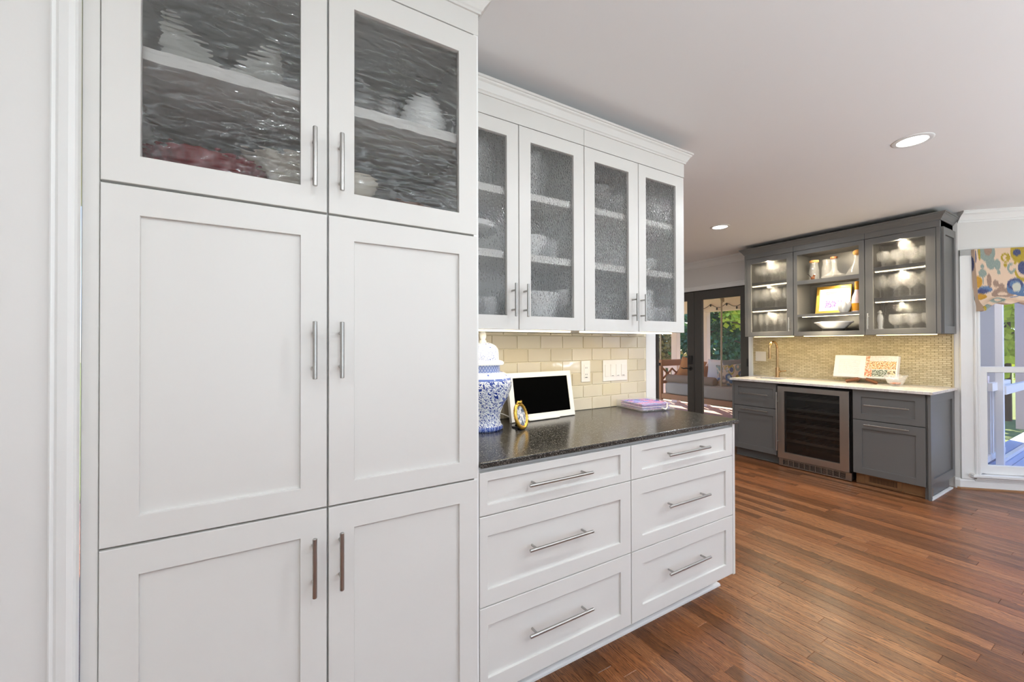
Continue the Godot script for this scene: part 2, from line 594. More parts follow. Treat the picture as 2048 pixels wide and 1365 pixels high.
func make_materials() -> void:
	M.wall = bump(mat(rgb(224, 221, 217), 0.65), noise_tex(1, 0.03, 256), 0.02, Vector3(3, 3, 3), true)
	M.ceiling = mat(rgb(244, 242, 240), 0.8)
	M.trim = mat(rgb(236, 235, 232), 0.35)
	M.white = mat(rgb(222, 219, 214), 0.38)
	M.inside = mat(rgb(238, 237, 234), 0.5)
	M.gap = mat(rgb(60, 58, 55), 0.8)
	M.grey = mat(rgb(106, 105, 103), 0.4)
	M.greyup = M.grey
	M.greyin = M.grey
	M.doorgrey = mat(rgb(76, 73, 69), 0.4)
	M.steel = bump(mat(rgb(186, 184, 180), 0.32, 1.0), noise_tex(5, 0.05, 256), 0.004, Vector3(1.0, 60, 60))
	M.nickel = mat(rgb(178, 176, 172), 0.3, 1.0)
	M.brass = mat(rgb(206, 172, 128), 0.25, 1.0)
	M.gold = mat(rgb(222, 178, 84), 0.3, 1.0)
	M.black = mat(rgb(20, 20, 20), 0.5)
	M.screen = mat(rgb(3, 3, 3), 0.6)
	M.screen.metallic_specular = 0.08
	M.iron = mat(rgb(36, 34, 33), 0.45)
	M.plastic = mat(rgb(238, 233, 226), 0.35)
	M.pane = pane_mat(0.04)
	M.clear = pane_mat(0.10)
	M.crystal = bump(pane_mat(0.14), noise_tex(8, 0.06, 256, 1), 0.2, Vector3(9, 9, 9))
	M.acrylic = pane_mat(0.10)
	M.fridgeglass = pane_mat(0.45)
	M.fridgeglass.albedo_color = Color(0.1, 0.1, 0.1, 0.45)
	M.watergls = bump(glass_mat(), noise_tex(21, 0.014, 512, 2), 0.42, Vector3(1.6, 5.0, 4.0))
	M.raingls = bump(glass_mat(), noise_tex(22, 0.05, 512, 2), 0.20, Vector3(4.0, 2.4, 4.0))
	M.seedgls = bump(glass_mat(), noise_tex(23, 0.04, 512, 2), 0.22, Vector3(4.0, 4.0, 4.0))
	var sp := noise_tex(31, 0.28, 512, 2, FastNoiseLite.TYPE_VALUE)
	var ramp := Gradient.new()
	ramp.offsets = PackedFloat32Array([0.0, 0.45, 0.62, 0.72, 1.0])
	ramp.colors = PackedColorArray([rgb(26, 25, 24), rgb(44, 43, 41), rgb(58, 56, 53), rgb(128, 124, 116), rgb(150, 146, 138)])
	sp.color_ramp = ramp
	M.counter = mat(Color.WHITE, 0.2)
	M.counter.albedo_texture = sp
	M.counter.uv1_triplanar = true
	M.counter.uv1_scale = Vector3(3, 3, 3)
	var qz := noise_tex(33, 0.012, 512, 5)
	var qr := Gradient.new()
	qr.offsets = PackedFloat32Array([0.0, 0.4, 0.5, 0.56, 1.0])
	qr.colors = PackedColorArray([rgb(222, 214, 206), rgb(226, 219, 212), rgb(206, 196, 186), rgb(228, 222, 216), rgb(218, 210, 202)])
	qz.color_ramp = qr
	M.quartz = mat(Color.WHITE, 0.18)
	M.quartz.albedo_texture = qz
	M.quartz.uv1_triplanar = true
	M.quartz.uv1_scale = Vector3(1.2, 1.2, 3.5)
	for k in 5:
		var tm := mat([rgb(214, 203, 180), rgb(209, 198, 174), rgb(218, 207, 186), rgb(211, 198, 170), rgb(216, 206, 182)][k], 0.08)
		bump(tm, noise_tex(51, 0.012, 256, 2), 0.08, Vector3(2.5, 2.5, 2.5), true)
		M["tile%d" % k] = tm
	M.grout = mat(rgb(232, 222, 196), 0.8)
	for k in 3:
		M["mosaic%d" % k] = mat([rgb(216, 202, 168), rgb(206, 192, 158), rgb(224, 211, 178)][k], 0.2)
	M.mosaicgrout = mat(rgb(170, 152, 112), 0.85)
	var oa := [oak(11, false), oak(17, true), oak(23, false)]
	var tint := [Color(0.86, 0.83, 0.8), Color(1, 0.98, 0.96), Color(0.74, 0.7, 0.66), Color(0.92, 0.86, 0.8)]
	for k in 12:
		var m := mat(tint[k / 3], 0.3)
		m.albedo_texture = oa[k % 3]
		m.heightmap_enabled = true
		m.heightmap_texture = oa[k % 3]
		m.heightmap_scale = 0.015
		M["oak%d" % k] = m
	M.joint = mat(rgb(44, 28, 20), 0.7)
	M.vent = mat(rgb(150, 108, 70), 0.5)
	M.wood = bump(mat(rgb(186, 122, 72), 0.5), noise_tex(61, 0.02, 256), 0.03, Vector3(2, 12, 12))
	M.darkwood = mat(rgb(120, 70, 34), 0.45)
	M.porc = mat(rgb(240, 240, 238), 0.12)
	M.jar = mat(Color.WHITE, 0.12)
	M.jar.albedo_texture = porcelain(true)
	M.jarlid = mat(Color.WHITE, 0.12)
	M.jarlid.albedo_texture = porcelain(false)
	M.cloth = mat(Color.WHITE, 0.9)
	M.cloth.albedo_texture = ikat()
	M.redgls = mat(rgb(128, 26, 34), 0.1)
	M.redgls.clearcoat_enabled = true
	M.whitecer = bump(mat(rgb(232, 230, 224), 0.2), noise_tex(62, 0.03, 256), 0.04, Vector3(3, 3, 3))
	M.ivory = mat(rgb(222, 212, 196), 0.35)
	M.taupe = bump(mat(rgb(150, 122, 100), 0.95), noise_tex(63, 0.3, 256), 0.05, Vector3(5, 5, 5))
	M.linen = bump(mat(rgb(176, 160, 142), 0.95), noise_tex(63, 0.3, 256), 0.05, Vector3(5, 5, 5))
	M.sagecloth = bump(mat(rgb(150, 146, 122), 0.95), noise_tex(63, 0.3, 256), 0.05, Vector3(5, 5, 5))
	M.orange = mat(rgb(214, 140, 82), 0.95)
	M.whitecloth = mat(rgb(238, 226, 220), 0.95)
	M.greycloth = mat(rgb(130, 120, 110), 0.95)
	M.rope = bump(mat(rgb(228, 206, 172), 0.95), noise_tex(64, 0.1, 256), 0.3, Vector3(8, 30, 8))
	M.porchwhite = mat(rgb(236, 216, 204), 0.6)
	M.porchceil = mat(rgb(228, 196, 176), 0.7)
	M.deck = bump(mat(rgb(172, 138, 122), 0.7), noise_tex(65, 0.05, 256), 0.03, Vector3(1, 8, 8))
	M.bluedeck = bump(mat(rgb(176, 188, 214), 0.7), noise_tex(65, 0.05, 256), 0.03, Vector3(1, 8, 8))
	M.siding = bump(mat(rgb(160, 148, 136), 0.8), noise_tex(66, 0.2, 256), 0.06, Vector3(4, 4, 4))
	M.sidingfar = bump(mat(rgb(166, 158, 158), 0.8), noise_tex(66, 0.2, 256), 0.06, Vector3(4, 4, 4))
	M.ground = bump(mat(rgb(104, 116, 64), 0.95), noise_tex(67, 0.05, 256), 1.0, Vector3(0.5, 0.5, 0.5))
	M.bark = bump(mat(rgb(92, 72, 56), 0.95), noise_tex(68, 0.06, 256), 0.6, Vector3(2, 0.6, 2))
	for q in [["leafa", rgb(64, 104, 66)], ["leafb", rgb(96, 142, 72)], ["leafc", rgb(190, 206, 70)], ["leafd", rgb(126, 116, 72)]]:
		var lm := mat(q[1], 0.55)
		lm.backlight_enabled = true
		lm.backlight = Color(q[1].r, q[1].g, q[1].b) * 0.7
		M[q[0]] = lm
	M.page = mat(rgb(240, 234, 228), 0.8)
	M.pagetext = mat(Color.WHITE, 0.8)
	M.pagetext.albedo_texture = text_page()
	M.pagefood = mat(Color.WHITE, 0.7)
	M.pagefood.albedo_texture = food_page()
	M.art = mat(Color.WHITE, 0.8)
	M.art.albedo_texture = art_print()
	M.napkin = mat(Color.WHITE, 0.85)
	M.napkin.albedo_texture = napkin_print()
	M.photo = mat(Color.WHITE, 0.3)
	M.photo.albedo_texture = blotch(99, [rgb(232, 230, 228), rgb(128, 140, 156), rgb(226, 224, 222), rgb(92, 104, 122)], 3.0, 2.4)
	M.cork = mat(rgb(206, 156, 92), 0.8)
	M.amber = mat(rgb(214, 150, 40), 0.25)
	M.rose = mat(rgb(232, 206, 206), 0.15)
	M.nuts = mat(rgb(178, 104, 52), 0.7)


func glow(c: Color, e: float) -> StandardMaterial3D:
	var m := mat(c, 0.5)
	m.emission_enabled = true
	m.emission = c
	m.emission_energy_multiplier = e
	return m


func add_light(called: String, at: Vector3, dir: Vector3, size: Vector2, e: float, c: Color) -> AreaLight3D:
	var l := AreaLight3D.new()
	l.name = numbered(called)
	add_child(l)
	l.position = at
	l.look_at_from_position(at, at + dir, Vector3.FORWARD if absf(dir.y) > 0.9 else Vector3.UP)
	l.area_size = size
	l.area_range = 30.0
	l.light_energy = e
	l.light_color = c
	l.shadow_enabled = true
	return l


func _ready() -> void:
	rng.seed = 7
	# ---- camera, sky, sun, lights, exposure
	var cam := Camera3D.new()
	cam.name = "camera"
	add_child(cam)
	cam.transform = Transform3D(Basis(Vector3(0.8560044, -0.0023434, 0.5169633), Vector3(-0.0014473, 0.9999749, 0.0069295), Vector3(-0.5169665, -0.0066799, 0.8559795)), Vector3(0, 1.301, 0))
	cam.fov = 79.3611
	cam.near = 0.02
	cam.far = 200.0
	cam.current = true
	var we := WorldEnvironment.new()
	we.name = "world_environment"
	add_child(we)
	var env := Environment.new()
	we.environment = env
	var sm := ProceduralSkyMaterial.new()
	sm.sky_top_color = Color(0.42, 0.58, 0.86)
	sm.sky_horizon_color = Color(0.82, 0.87, 0.92)
	sm.ground_horizon_color = Color(0.70, 0.70, 0.66)
	sm.ground_bottom_color = Color(0.58, 0.57, 0.52)
	sm.sky_energy_multiplier = SKY_E
	sm.ground_energy_multiplier = SKY_E
	var sky := Sky.new()
	sky.sky_material = sm
	env.background_mode = Environment.BG_SKY
	env.sky = sky
	env.tonemap_mode = Environment.TONE_MAPPER_LINEAR
	env.tonemap_exposure = EXPOSURE
	env.sdfgi_enabled = true
	env.ssao_enabled = true
	env.ssil_enabled = true
	var sun := DirectionalLight3D.new()
	sun.name = "sun"
	add_child(sun)
	sun.look_at_from_position(Vector3.ZERO, -g(0.45, 0.95, 0.62), Vector3.UP)
	sun.light_energy = SUN_E
	sun.light_color = Color(1.0, 0.95, 0.86)
	sun.light_angular_distance = 0.6
	sun.shadow_enabled = true
	make_materials()
	flash_units()
	build_shell()
	build_floor()
	build_pantry()
	build_run()
	build_bar()
	build_doors()
	build_bay()
	build_ceiling_lights()
	build_outside()
	fill_pantry()
	fill_run_uppers()
	fill_counter()
	fill_bar()


const SKY_E := 1.6
const SUN_E := 5.0
const EXPOSURE := 1.02
const DOWN_E := 1.1
const FLASH_E := 6.6
const LED_E := 0.17
const PUCK_E := 0.5


# the photographer's two strobes, out of the frame, turned up at the ceiling so that it gives the broad even light
func flash_units() -> void:
	for q in [[g(0.3, 0.95, -1.7), "near the side wall"], [g(2.6, 0.95, -2.0), "before the wide window"], [g(4.2, 0.95, -1.5), "near the bay window"]]:
		var at: Vector3 = q[0]
		var base := Vector3(at.x, 0, at.z)
		var t := thing("flash_lamp", "photographer's strobe lamp on a black stand facing the ceiling, " + String(q[1]), "lamp", base)
		var m := MB.new()
		for k in 3:
			var a := TAU * k / 3.0
			m.rod(base + Vector3(0, 0.5, 0), base + Vector3(cos(a) * 0.45, 0.012, sin(a) * 0.45), 0.011, 8)
		m.rod(base + Vector3(0, 0.3, 0), base + Vector3(0, 0.75, 0), 0.014, 10)
		part(t, "stand", m, M.black)
		m = MB.new()
		m.lathe([Vector2(0.02, 0.7), Vector2(0.08, 0.72), Vector2(0.3, 0.92), Vector2(0.3, 0.93), Vector2(0.285, 0.92), Vector2(0.07, 0.74), Vector2(0.0, 0.74)], 24, base)
		part(t, "reflector", m, M.black)
		m = MB.new()
		m.lathe([Vector2(0.28, 0.915), Vector2(0.28, 0.92), Vector2(0.0, 0.92)], 24, base)
		part(t, "diffuser", m, glow(Color(1, 0.99, 0.97), 3.0))
		add_light("flash_light", at, Vector3.UP, Vector2(0.45, 0.45), FLASH_E * (0.5 if q[1] == "near the bay window" else 1.0), Color(0.90, 0.955, 1.0))


func build_shell() -> void:
	var m := MB.new()
	m.box(-2.42, 0, -1.35, -0.378, CEIL, -1.228, 0.0)
	struct("wall_left", m, M.wall, "smooth pale grey-white wall beside the tall white pantry cabinet", "wall")
	m = MB.new()
	m.box(-0.40, 0, -2.01, 2.275, CEIL, -1.89, 0.0)
	var wb := struct("wall_back", m, M.wall, "white wall behind the counter, tiled between worktop and glass cabinets", "wall")
	tile_wall(wb)
	m = MB.new()
	m.t = bar_frame()
	m.box(-2.955, 0, -5.461, -1.0895, CEIL, -5.341, 0.0)
	m.box(-4.525, 2.05, -5.461, -2.955, CEIL, -5.341, 0.0)
	m.box(-4.84, 0, -5.461, -4.525, CEIL, -5.341, 0.0)
	var wf := struct("wall_right", m, M.wall, "white wall holding the grey bar and the dark glazed double doors", "wall")
	mosaic_wall(wf)
	m = MB.new()
	m.box(0.4, 0, -4.84, 5.341, CEIL, -4.72, 0.0)
	m.box(0.4, 0, -4.72, 0.52, CEIL, -2.01, 0.0)
	struct("wall_passage", m, M.wall, "white walls of the passage behind the tiled wall", "wall")
	m = MB.new()
	m.box(-2.42, 0, -1.228, -2.30, CEIL, 3.32, 0.0)
	struct("wall_side", m, M.wall, "plain white side wall out of the frame", "wall")
	m = MB.new()
	m.box(-2.30, 0, 3.20, 0.2, CEIL, 3.32, 0.0)
	m.box(3.4, 0, 3.20, 5.46, CEIL, 3.32, 0.0)
	m.box(0.2, 0, 3.20, 3.4, 0.85, 3.32, 0.0)
	m.box(0.2, 2.2, 3.20, 3.4, CEIL, 3.32, 0.0)
	struct("wall_front", m, M.wall, "white wall with the wide window behind the camera", "wall")
	m = MB.new()
	m.ring(0.2, 0.85, 3.4, 2.2, 0.27, 0.92, 3.33, 2.13, 3.21, 3.29)
	m.box(1.25, 0.92, 3.22, 1.3, 2.13, 3.28)
	m.box(2.3, 0.92, 3.22, 2.35, 2.13, 3.28)
	var wn := struct("window_4", m, M.trim, "wide white framed window behind the camera", "window")
	m = MB.new()
	m.quad(Vector3(0.27, 0.92, 3.25), Vector3(3.33, 0.92, 3.25), Vector3(3.33, 2.13, 3.25), Vector3(0.27, 2.13, 3.25), Vector3.FORWARD)
	part(wn, "glass_pane", m, M.pane)
	m = MB.new()
	m.prism(PackedVector2Array([Vector2(-2.42, 3.32), Vector2(5.461, 3.32), Vector2(5.461, 2.30), Vector2(6.31, 1.45), Vector2(6.31, -0.29), Vector2(5.461, -1.14), Vector2(5.461, -4.84), Vector2(-2.42, -4.84)]), CEIL, CEIL + 0.15)
	struct("ceiling", m, M.ceiling, "smooth flat white ceiling with recessed lights", "ceiling")
	# casing at the left end of the pantry
	m = MB.new()
	var pr := [Vector2(0, 0), Vector2(0.014, 0), Vector2(0.016, 0.003), Vector2(0.013, 0.008), Vector2(0.019, 0.014), Vector2(0.024, 0.03), Vector2(0.024, 0.040), Vector2(0.018, 0.043), Vector2(0, 0.043)]
	for i in pr.size() - 1:
		var p: Vector2 = pr[i]; var q: Vector2 = pr[i + 1]
		var d := q - p
		m.quad(Vector3(-0.379 + p.y, 0, -1.232 + p.x), Vector3(-0.379 + q.y, 0, -1.232 + q.x), Vector3(-0.379 + q.y, CEIL, -1.232 + q.x), Vector3(-0.379 + p.y, CEIL, -1.232 + p.x), Vector3(-d.x, 0, d.y).normalized())
	struct("trim_1", m, M.trim, "white moulded door casing between pale wall and pantry cabinet", "trim")
	# room cornice
	var cp := [Vector2(0, 2.378), Vector2(0.008, 2.378), Vector2(0.010, 2.392), Vector2(0.018, 2.396), Vector2(0.022, 2.406), Vector2(0.046, 2.436), Vector2(0.062, 2.446), Vector2(0.066, 2.456), Vector2(0.072, 2.458), Vector2(0.072, CEIL), Vector2(0, CEIL)]
	m = MB.new()
	m.sweep([Vector2(5.341, -4.72), Vector2(5.341, -2.86)], cp, 1.0)
	struct("trim_2", m, M.trim, "white cornice above the dark glazed doors", "trim")
	m = MB.new()
	m.sweep([Vector2(5.341, -1.07), Vector2(5.341, -1.0895 + 0.0), Vector2(6.19, -0.24), Vector2(6.19, 1.4), Vector2(5.341, 2.25)].slice(1), cp, 1.0)
	struct("trim_3", m, M.trim, "white cornice above the bay window with the patterned shade", "trim")
	m = MB.new()
	var bp := [Vector2(0, 0), Vector2(0.016, 0), Vector2(0.016, 0.072), Vector2(0.010, 0.086), Vector2(0, 0.09)]
	m.sweep([Vector2(5.341, -1.115), Vector2(5.341, -1.0895), Vector2(6.19, -0.24), Vector2(6.19, 1.4), Vector2(5.341, 2.25)], bp, 1.0)
	struct("baseboard_right", m, M.trim, "white baseboard under the bay window", "baseboard")
	m = MB.new()
	m.sweep([Vector2(-2.3, -1.228), Vector2(-0.38, -1.228)], bp, 1.0)
	struct("baseboard_left", m, M.trim, "white baseboard of the pale wall beside the pantry", "baseboard")
	m = MB.new()
	m.sweep([Vector2(5.341 - 0.016, -1.10), Vector2(5.327, -1.0835), Vector2(6.17, -0.24), Vector2(6.17, 1.3)], [Vector2(0, 0), Vector2(0.014, 0), Vector2(0.012, 0.009), Vector2(0.005, 0.014), Vector2(0, 0.014)], 1.0)
	struct("trim_4", m, M.vent, "brown wooden shoe moulding along the bay baseboard", "trim")
	m = MB.new()
	m.sweep([Vector2(2.275, -1.89), Vector2(2.181, -1.89)], [Vector2(0, 0), Vector2(0.006, 0), Vector2(0.006, CEIL), Vector2(0, CEIL)], -1.0)
	struct("trim_5", m, M.trim, "narrow white corner strip at the open end of the tiled wall", "trim")


func tile_wall(wall: Node3D) -> void:
	var m := MB.new()
	m.box(0.616, 0.906, -1.889, 2.178, 1.362, -1.884, 0.0)
	part(wall, "grout", m, M.grout)
	var px := 0.1545; var py := 0.0735
	for r in 7:
		var y0 := 0.9065 + r * py
		var y1 := minf(y0 + py - 0.0035, 1.3615)
		var off := 1.700 if r % 2 == 0 else 1.6305
		var k0 := int(ceil((0.616 - off) / px)) - 1
		for k in range(k0, k0 + 14):
			var x0 := maxf(off + k * px + 0.0018, 0.617)
			var x1 := minf(off + (k + 1) * px - 0.0018, 2.1765)
			if x1 - x0 < 0.012:
				continue
			m = MB.new()
			var tl := rng.randf_range(-0.0006, 0.0006)
			m.box(x0, y0, -1.886, x1, y1, -1.8795 + tl, 0.0022)
			part(wall, "tile", m, M["tile%d" % rng.randi_range(0, 4)])


func mosaic_wall(wall: Node3D) -> void:
	var m := mbt(bar_frame())
	m.box(-2.894, 0.898, -5.340, -1.117, 1.379, -5.337, 0.0)
	part(wall, "grout", m, M.mosaicgrout)
	var ms := [mbt(bar_frame()), mbt(bar_frame()), mbt(bar_frame())]
	var px := 0.0525; var py := 0.0172
	for r in 28:
		var y0 := 0.8985 + r * py
		var y1 := minf(y0 + py - 0.0032, 1.379)
		for k in 36:
			var x0 := maxf(-2.894, -2.92 + k * px + (px * 0.5 if r % 2 else 0.0))
			var x1 := minf(-1.13, -2.92 + (k + 1) * px - 0.003 + (px * 0.5 if r % 2 else 0.0))
			if x1 - x0 > 0.006 and y1 - y0 > 0.004:
				ms[rng.randi_range(0, 2)].box(x0, y0, -5.339, x1, y1, -5.3335 + rng.randf_range(-0.0004, 0.0004), 0.001)
	for k in 3:
		part(wall, "mosaic_tiles", ms[k], M["mosaic%d" % k], "", "stuff")
	m = mbt(bar_frame())
	m.box(-1.128, 0.898, -5.340, -1.117, 1.379, -5.331, 0.002)
	part(wall, "tile_edge", m, M.mosaic1)


func build_floor() -> void:
	var m := MB.new()
	m.prism(PackedVector2Array([Vector2(-2.42, 3.32), Vector2(5.461, 3.32), Vector2(5.461, 2.30), Vector2(6.31, 1.45), Vector2(6.31, -0.29), Vector2(5.461, -1.14), Vector2(5.461, -4.84), Vector2(-2.42, -4.84)]), -0.06, -0.0035)
	var fl := struct("floor", m, M.joint, "brown oak strip floor laid towards the bar with dark grain", "floor")
	var rest := {}
	var count := 0
	var w := 0.0715
	var x := -2.3
	var row := 0
	while x < 6.19:
		var z := -4.72 - rng.randf_range(0.0, 0.9)
		while z < 3.2:
			var ln := rng.randf_range(0.35, 1.35)
			var z0 := maxf(z, -4.72)
			var z1 := minf(z + ln, 3.2)
			z += ln
			var xm := x + w * 0.5
			# the bay: stay inside the walls
			if xm > 5.341:
				var e := xm - 5.341
				z0 = maxf(z0, -1.0895 + e)
				z1 = minf(z1, 2.25 - e)
			if z1 - z0 < 0.04:
				continue
			var k := rng.randi_range(0, 11)
			var u0 := rng.randf_range(0.0, 1.0)
			var v0 := rng.randf_range(0.0, 0.1)
			var shown := x > 0.45 and x < 5.7 and z1 > -2.9 and z0 < 0.55 and _seen(xm, z0, z1)
			var mb: MB
			if shown and count < 300:
				mb = MB.new()
			else:
				if not rest.has(k):
					rest[k] = MB.new()
				mb = rest[k]
			_plank(mb, x + 0.0004, x + w - 0.0004, z0 + 0.0004, z1 - 0.0004, u0, v0)
			if shown and count < 300:
				part(fl, "plank", mb, M["oak%d" % k])
				count += 1
		x += w
		row += 1
	for k in rest:
		part(fl, "planks_beyond", rest[k], M["oak%d" % k], "", "stuff")


func _seen(x: float, z0: float, z1: float) -> bool:
	for t in 5:
		var z := lerpf(z0, z1, t / 4.0)
		var b := -z
		var fw := 0.516966 * x + 0.85598 * b
		if fw < 0.3:
			continue
		var px := 1024.0 + 822.64 * (0.856 * x - 0.51696 * b) / fw
		var py := 682.0 + 822.64 * 1.301 / fw
		if px > -40 and px < 2100 and py < 1420 and not (x < 2.09 and b > 1.33) and not (x > 4.75 and b > 1.12):
			return true
	return false


func _plank(mb: MB, x0: float, x1: float, z0: float, z1: float, u0: float, v0: float) -> void:
	var r := 0.0011
	var ua := u0 + (z0) / 1.6; var ub := u0 + (z1) / 1.6
	var va := v0; var vb := v0 + (x1 - x0) / 0.08
	mb.quad(Vector3(x0 + r, 0, z0 + r), Vector3(x0 + r, 0, z1 - r), Vector3(x1 - r, 0, z1 - r), Vector3(x1 - r, 0, z0 + r), Vector3.UP, Vector2(ua, va), Vector2(ub, va), Vector2(ub, vb), Vector2(ua, vb))
	var s := [[Vector3(x0, 0, z0), Vector3(x0, 0, z1), Vector3(1, 0, 0)], [Vector3(x1, 0, z0), Vector3(x1, 0, z1), Vector3(-1, 0, 0)]]
	for e in s:
		var a: Vector3 = e[0]; var b: Vector3 = e[1]; var i: Vector3 = e[2] * r
		mb.quad(a + Vector3(0, -0.004, 0), b + Vector3(0, -0.004, 0), b + i + Vector3(0, 0, -r), a + i + Vector3(0, 0, r), (-e[2] + Vector3.UP).normalized(), Vector2(ua, va), Vector2(ub, va), Vector2(ub, va + 0.02), Vector2(ua, va + 0.02))
	for e in [[z0, 1.0], [z1, -1.0]]:
		mb.quad(Vector3(x0, -0.004, e[0]), Vector3(x1, -0.004, e[0]), Vector3(x1 - r, 0, e[0] + e[1] * r), Vector3(x0 + r, 0, e[0] + e[1] * r), Vector3(0, 1, -e[1]).normalized(), Vector2(ua, va), Vector2(ua, vb), Vector2(ua + 0.002, vb), Vector2(ua + 0.002, va))


# a framed door or drawer front: frame mesh > panel or glass_pane, handle
func front(p: Node3D, called: String, t: Transform3D, x0: float, x1: float, y0: float, y1: float, ix0: float, ix1: float, iy0: float, iy1: float, zf: float, fm: Material, gm: Material = null, hand := []) -> Node3D:
	var m := mbt(t)
	m.ring(x0, y0, x1, y1, ix0, iy0, ix1, iy1, zf - 0.02, zf, 0.0022, 0.0014)
	var d := part(p, called, m, fm)
	m = mbt(t)
	if gm == null:
		m.box(ix0 - 0.004, iy0 - 0.004, zf - 0.0185, ix1 + 0.004, iy1 + 0.004, zf - 0.0095, 0.0)
		part(d, "panel", m, fm)
	else:
		m.box(ix0 - 0.003, iy0 - 0.003, zf - 0.015, ix1 + 0.003, iy1 + 0.003, zf - 0.011, 0.0)
		part(d, "glass_pane", m, gm)
	if hand.size():
		pull(d, t, hand[0], hand[1], hand[2], hand[3], zf)
	return d


func pull(d: Node3D, t: Transform3D, x0: float, y0: float, x1: float, y1: float, zf: float, r := 0.0058, off := 0.035, inset := 0.03, mt: Material = null) -> void:
	var m := mbt(t)
	var a := Vector3(x0, y0, zf + off); var b := Vector3(x1, y1, zf + off)
	var e := (b - a).normalized() * inset
	m.rod(a, b, r, 14)
	for q in [a + e, b - e]:
		m.rod(q, Vector3(q.x, q.y, zf), r * 0.75, 10)
	part(d, "handle", m, mt if mt else M.nickel)


func carcass_box(m: MB, x0: float, x1: float, y0: float, y1: float, zb: float, zf: float, th := 0.018) -> void:
	m.box(x0, y0, zb, x0 + th, y1, zf, 0.0008)
	m.box(x1 - th, y0, zb, x1, y1, zf, 0.0008)
	m.box(x0 + th, y0, zb, x1 - th, y0 + th, zf, 0.0)
	m.box(x0 + th, y1 - th, zb, x1 - th, y1, zf, 0.0)
	m.box(x0 + th, y0 + th, zb, x1 - th, y1 - th, zb + 0.008, 0.0)


func build_pantry() -> void:
	var T := Transform3D.IDENTITY
	var zf := -1.232
	var t := thing("pantry_cabinet", "tall white shaker pantry cabinet with six doors, the top pair glazed", "cabinet", g(0.15, 0, 1.55))
	var m := MB.new()
	m.box(-0.308, 0.0, -1.886, -0.29, 2.41, -1.2525, 0.0008)
	m.box(0.597, 0.0, -1.886, 0.615, 2.41, -1.2335, 0.0012)
	m.box(-0.29, 0.10, -1.886, 0.597, 2.41, -1.878, 0.0)
	m.box(-0.29, 2.34, -1.878, 0.597, 2.41, -1.2525, 0.0)
	m.box(-0.29, 0.10, -1.878, 0.597, 0.118, -1.2525, 0.0)
	m.box(-0.29, 0.84, -1.878, 0.597, 0.862, -1.2525, 0.0)
	m.box(-0.29, 1.66, -1.878, 0.597, 1.70, -1.2525, 0.0)
	m.box(0.138, 0.118, -1.3, 0.163, 1.66, -1.2525, 0.0)
	m.box(0.142, 1.70, -1.29, 0.159, 2.34, -1.2525, 0.0)
	part(t, "carcass", m, M.inside)
	m = MB.new()
	m.box(-0.3365, 0.0, -1.30, -0.308, 2.41, -1.236, 0.0015)
	part(t, "filler", m, M.white)
	m = MB.new()
	m.box(-0.336, 2.3335, -1.252, 0.615, 2.41, -1.232, 0.001)
	part(t, "frieze", m, M.white)
	m = MB.new()
	m.box(-0.29, 0.0, -1.34, 0.597, 0.10, -1.322, 0.0)
	part(t, "toe_kick", m, M.white)
	m = MB.new()
	m.box(-0.289, 1.966, -1.87, 0.596, 1.998, -1.26, 0.001)
	part(t, "shelf", m, M.white)
	m = MB.new()
	m.sweep([Vector2(-0.336, zf), Vector2(0.615, zf), Vector2(0.615, -1.5)], [Vector2(0, 2.404), Vector2(0.006, 2.404), Vector2(0.007, 2.412), Vector2(0.011, 2.416), Vector2(0.015, 2.424), Vector2(0.029, 2.442), Vector2(0.036, 2.448), Vector2(0.038, 2.456), Vector2(0.042, 2.458), Vector2(0.042, 2.4695), Vector2(0, 2.4695)], 1.0)
	part(t, "crown", m, M.white)
	for q in [[-0.3065, 0.1495, -0.240, 0.084, 0.116], [0.1535, 0.6095, 0.221, 0.544, 0.183]]:
		front(t, "door", T, q[0], q[1], 1.6635, 2.331, q[2], q[3], 1.729, 2.258, zf, M.white, M.watergls, [q[4], 1.720, q[4], 1.878])
		front(t, "door", T, q[0], q[1], 0.8545, 1.6585, q[2], q[3], 0.916, 1.593, zf, M.white, null, [q[4], 1.2085, q[4], 1.3615])
		front(t, "door", T, q[0], q[1], 0.112, 0.850, q[2], q[3], 0.178, 0.782, zf, M.white, null, [q[4], 0.633, q[4], 0.789])


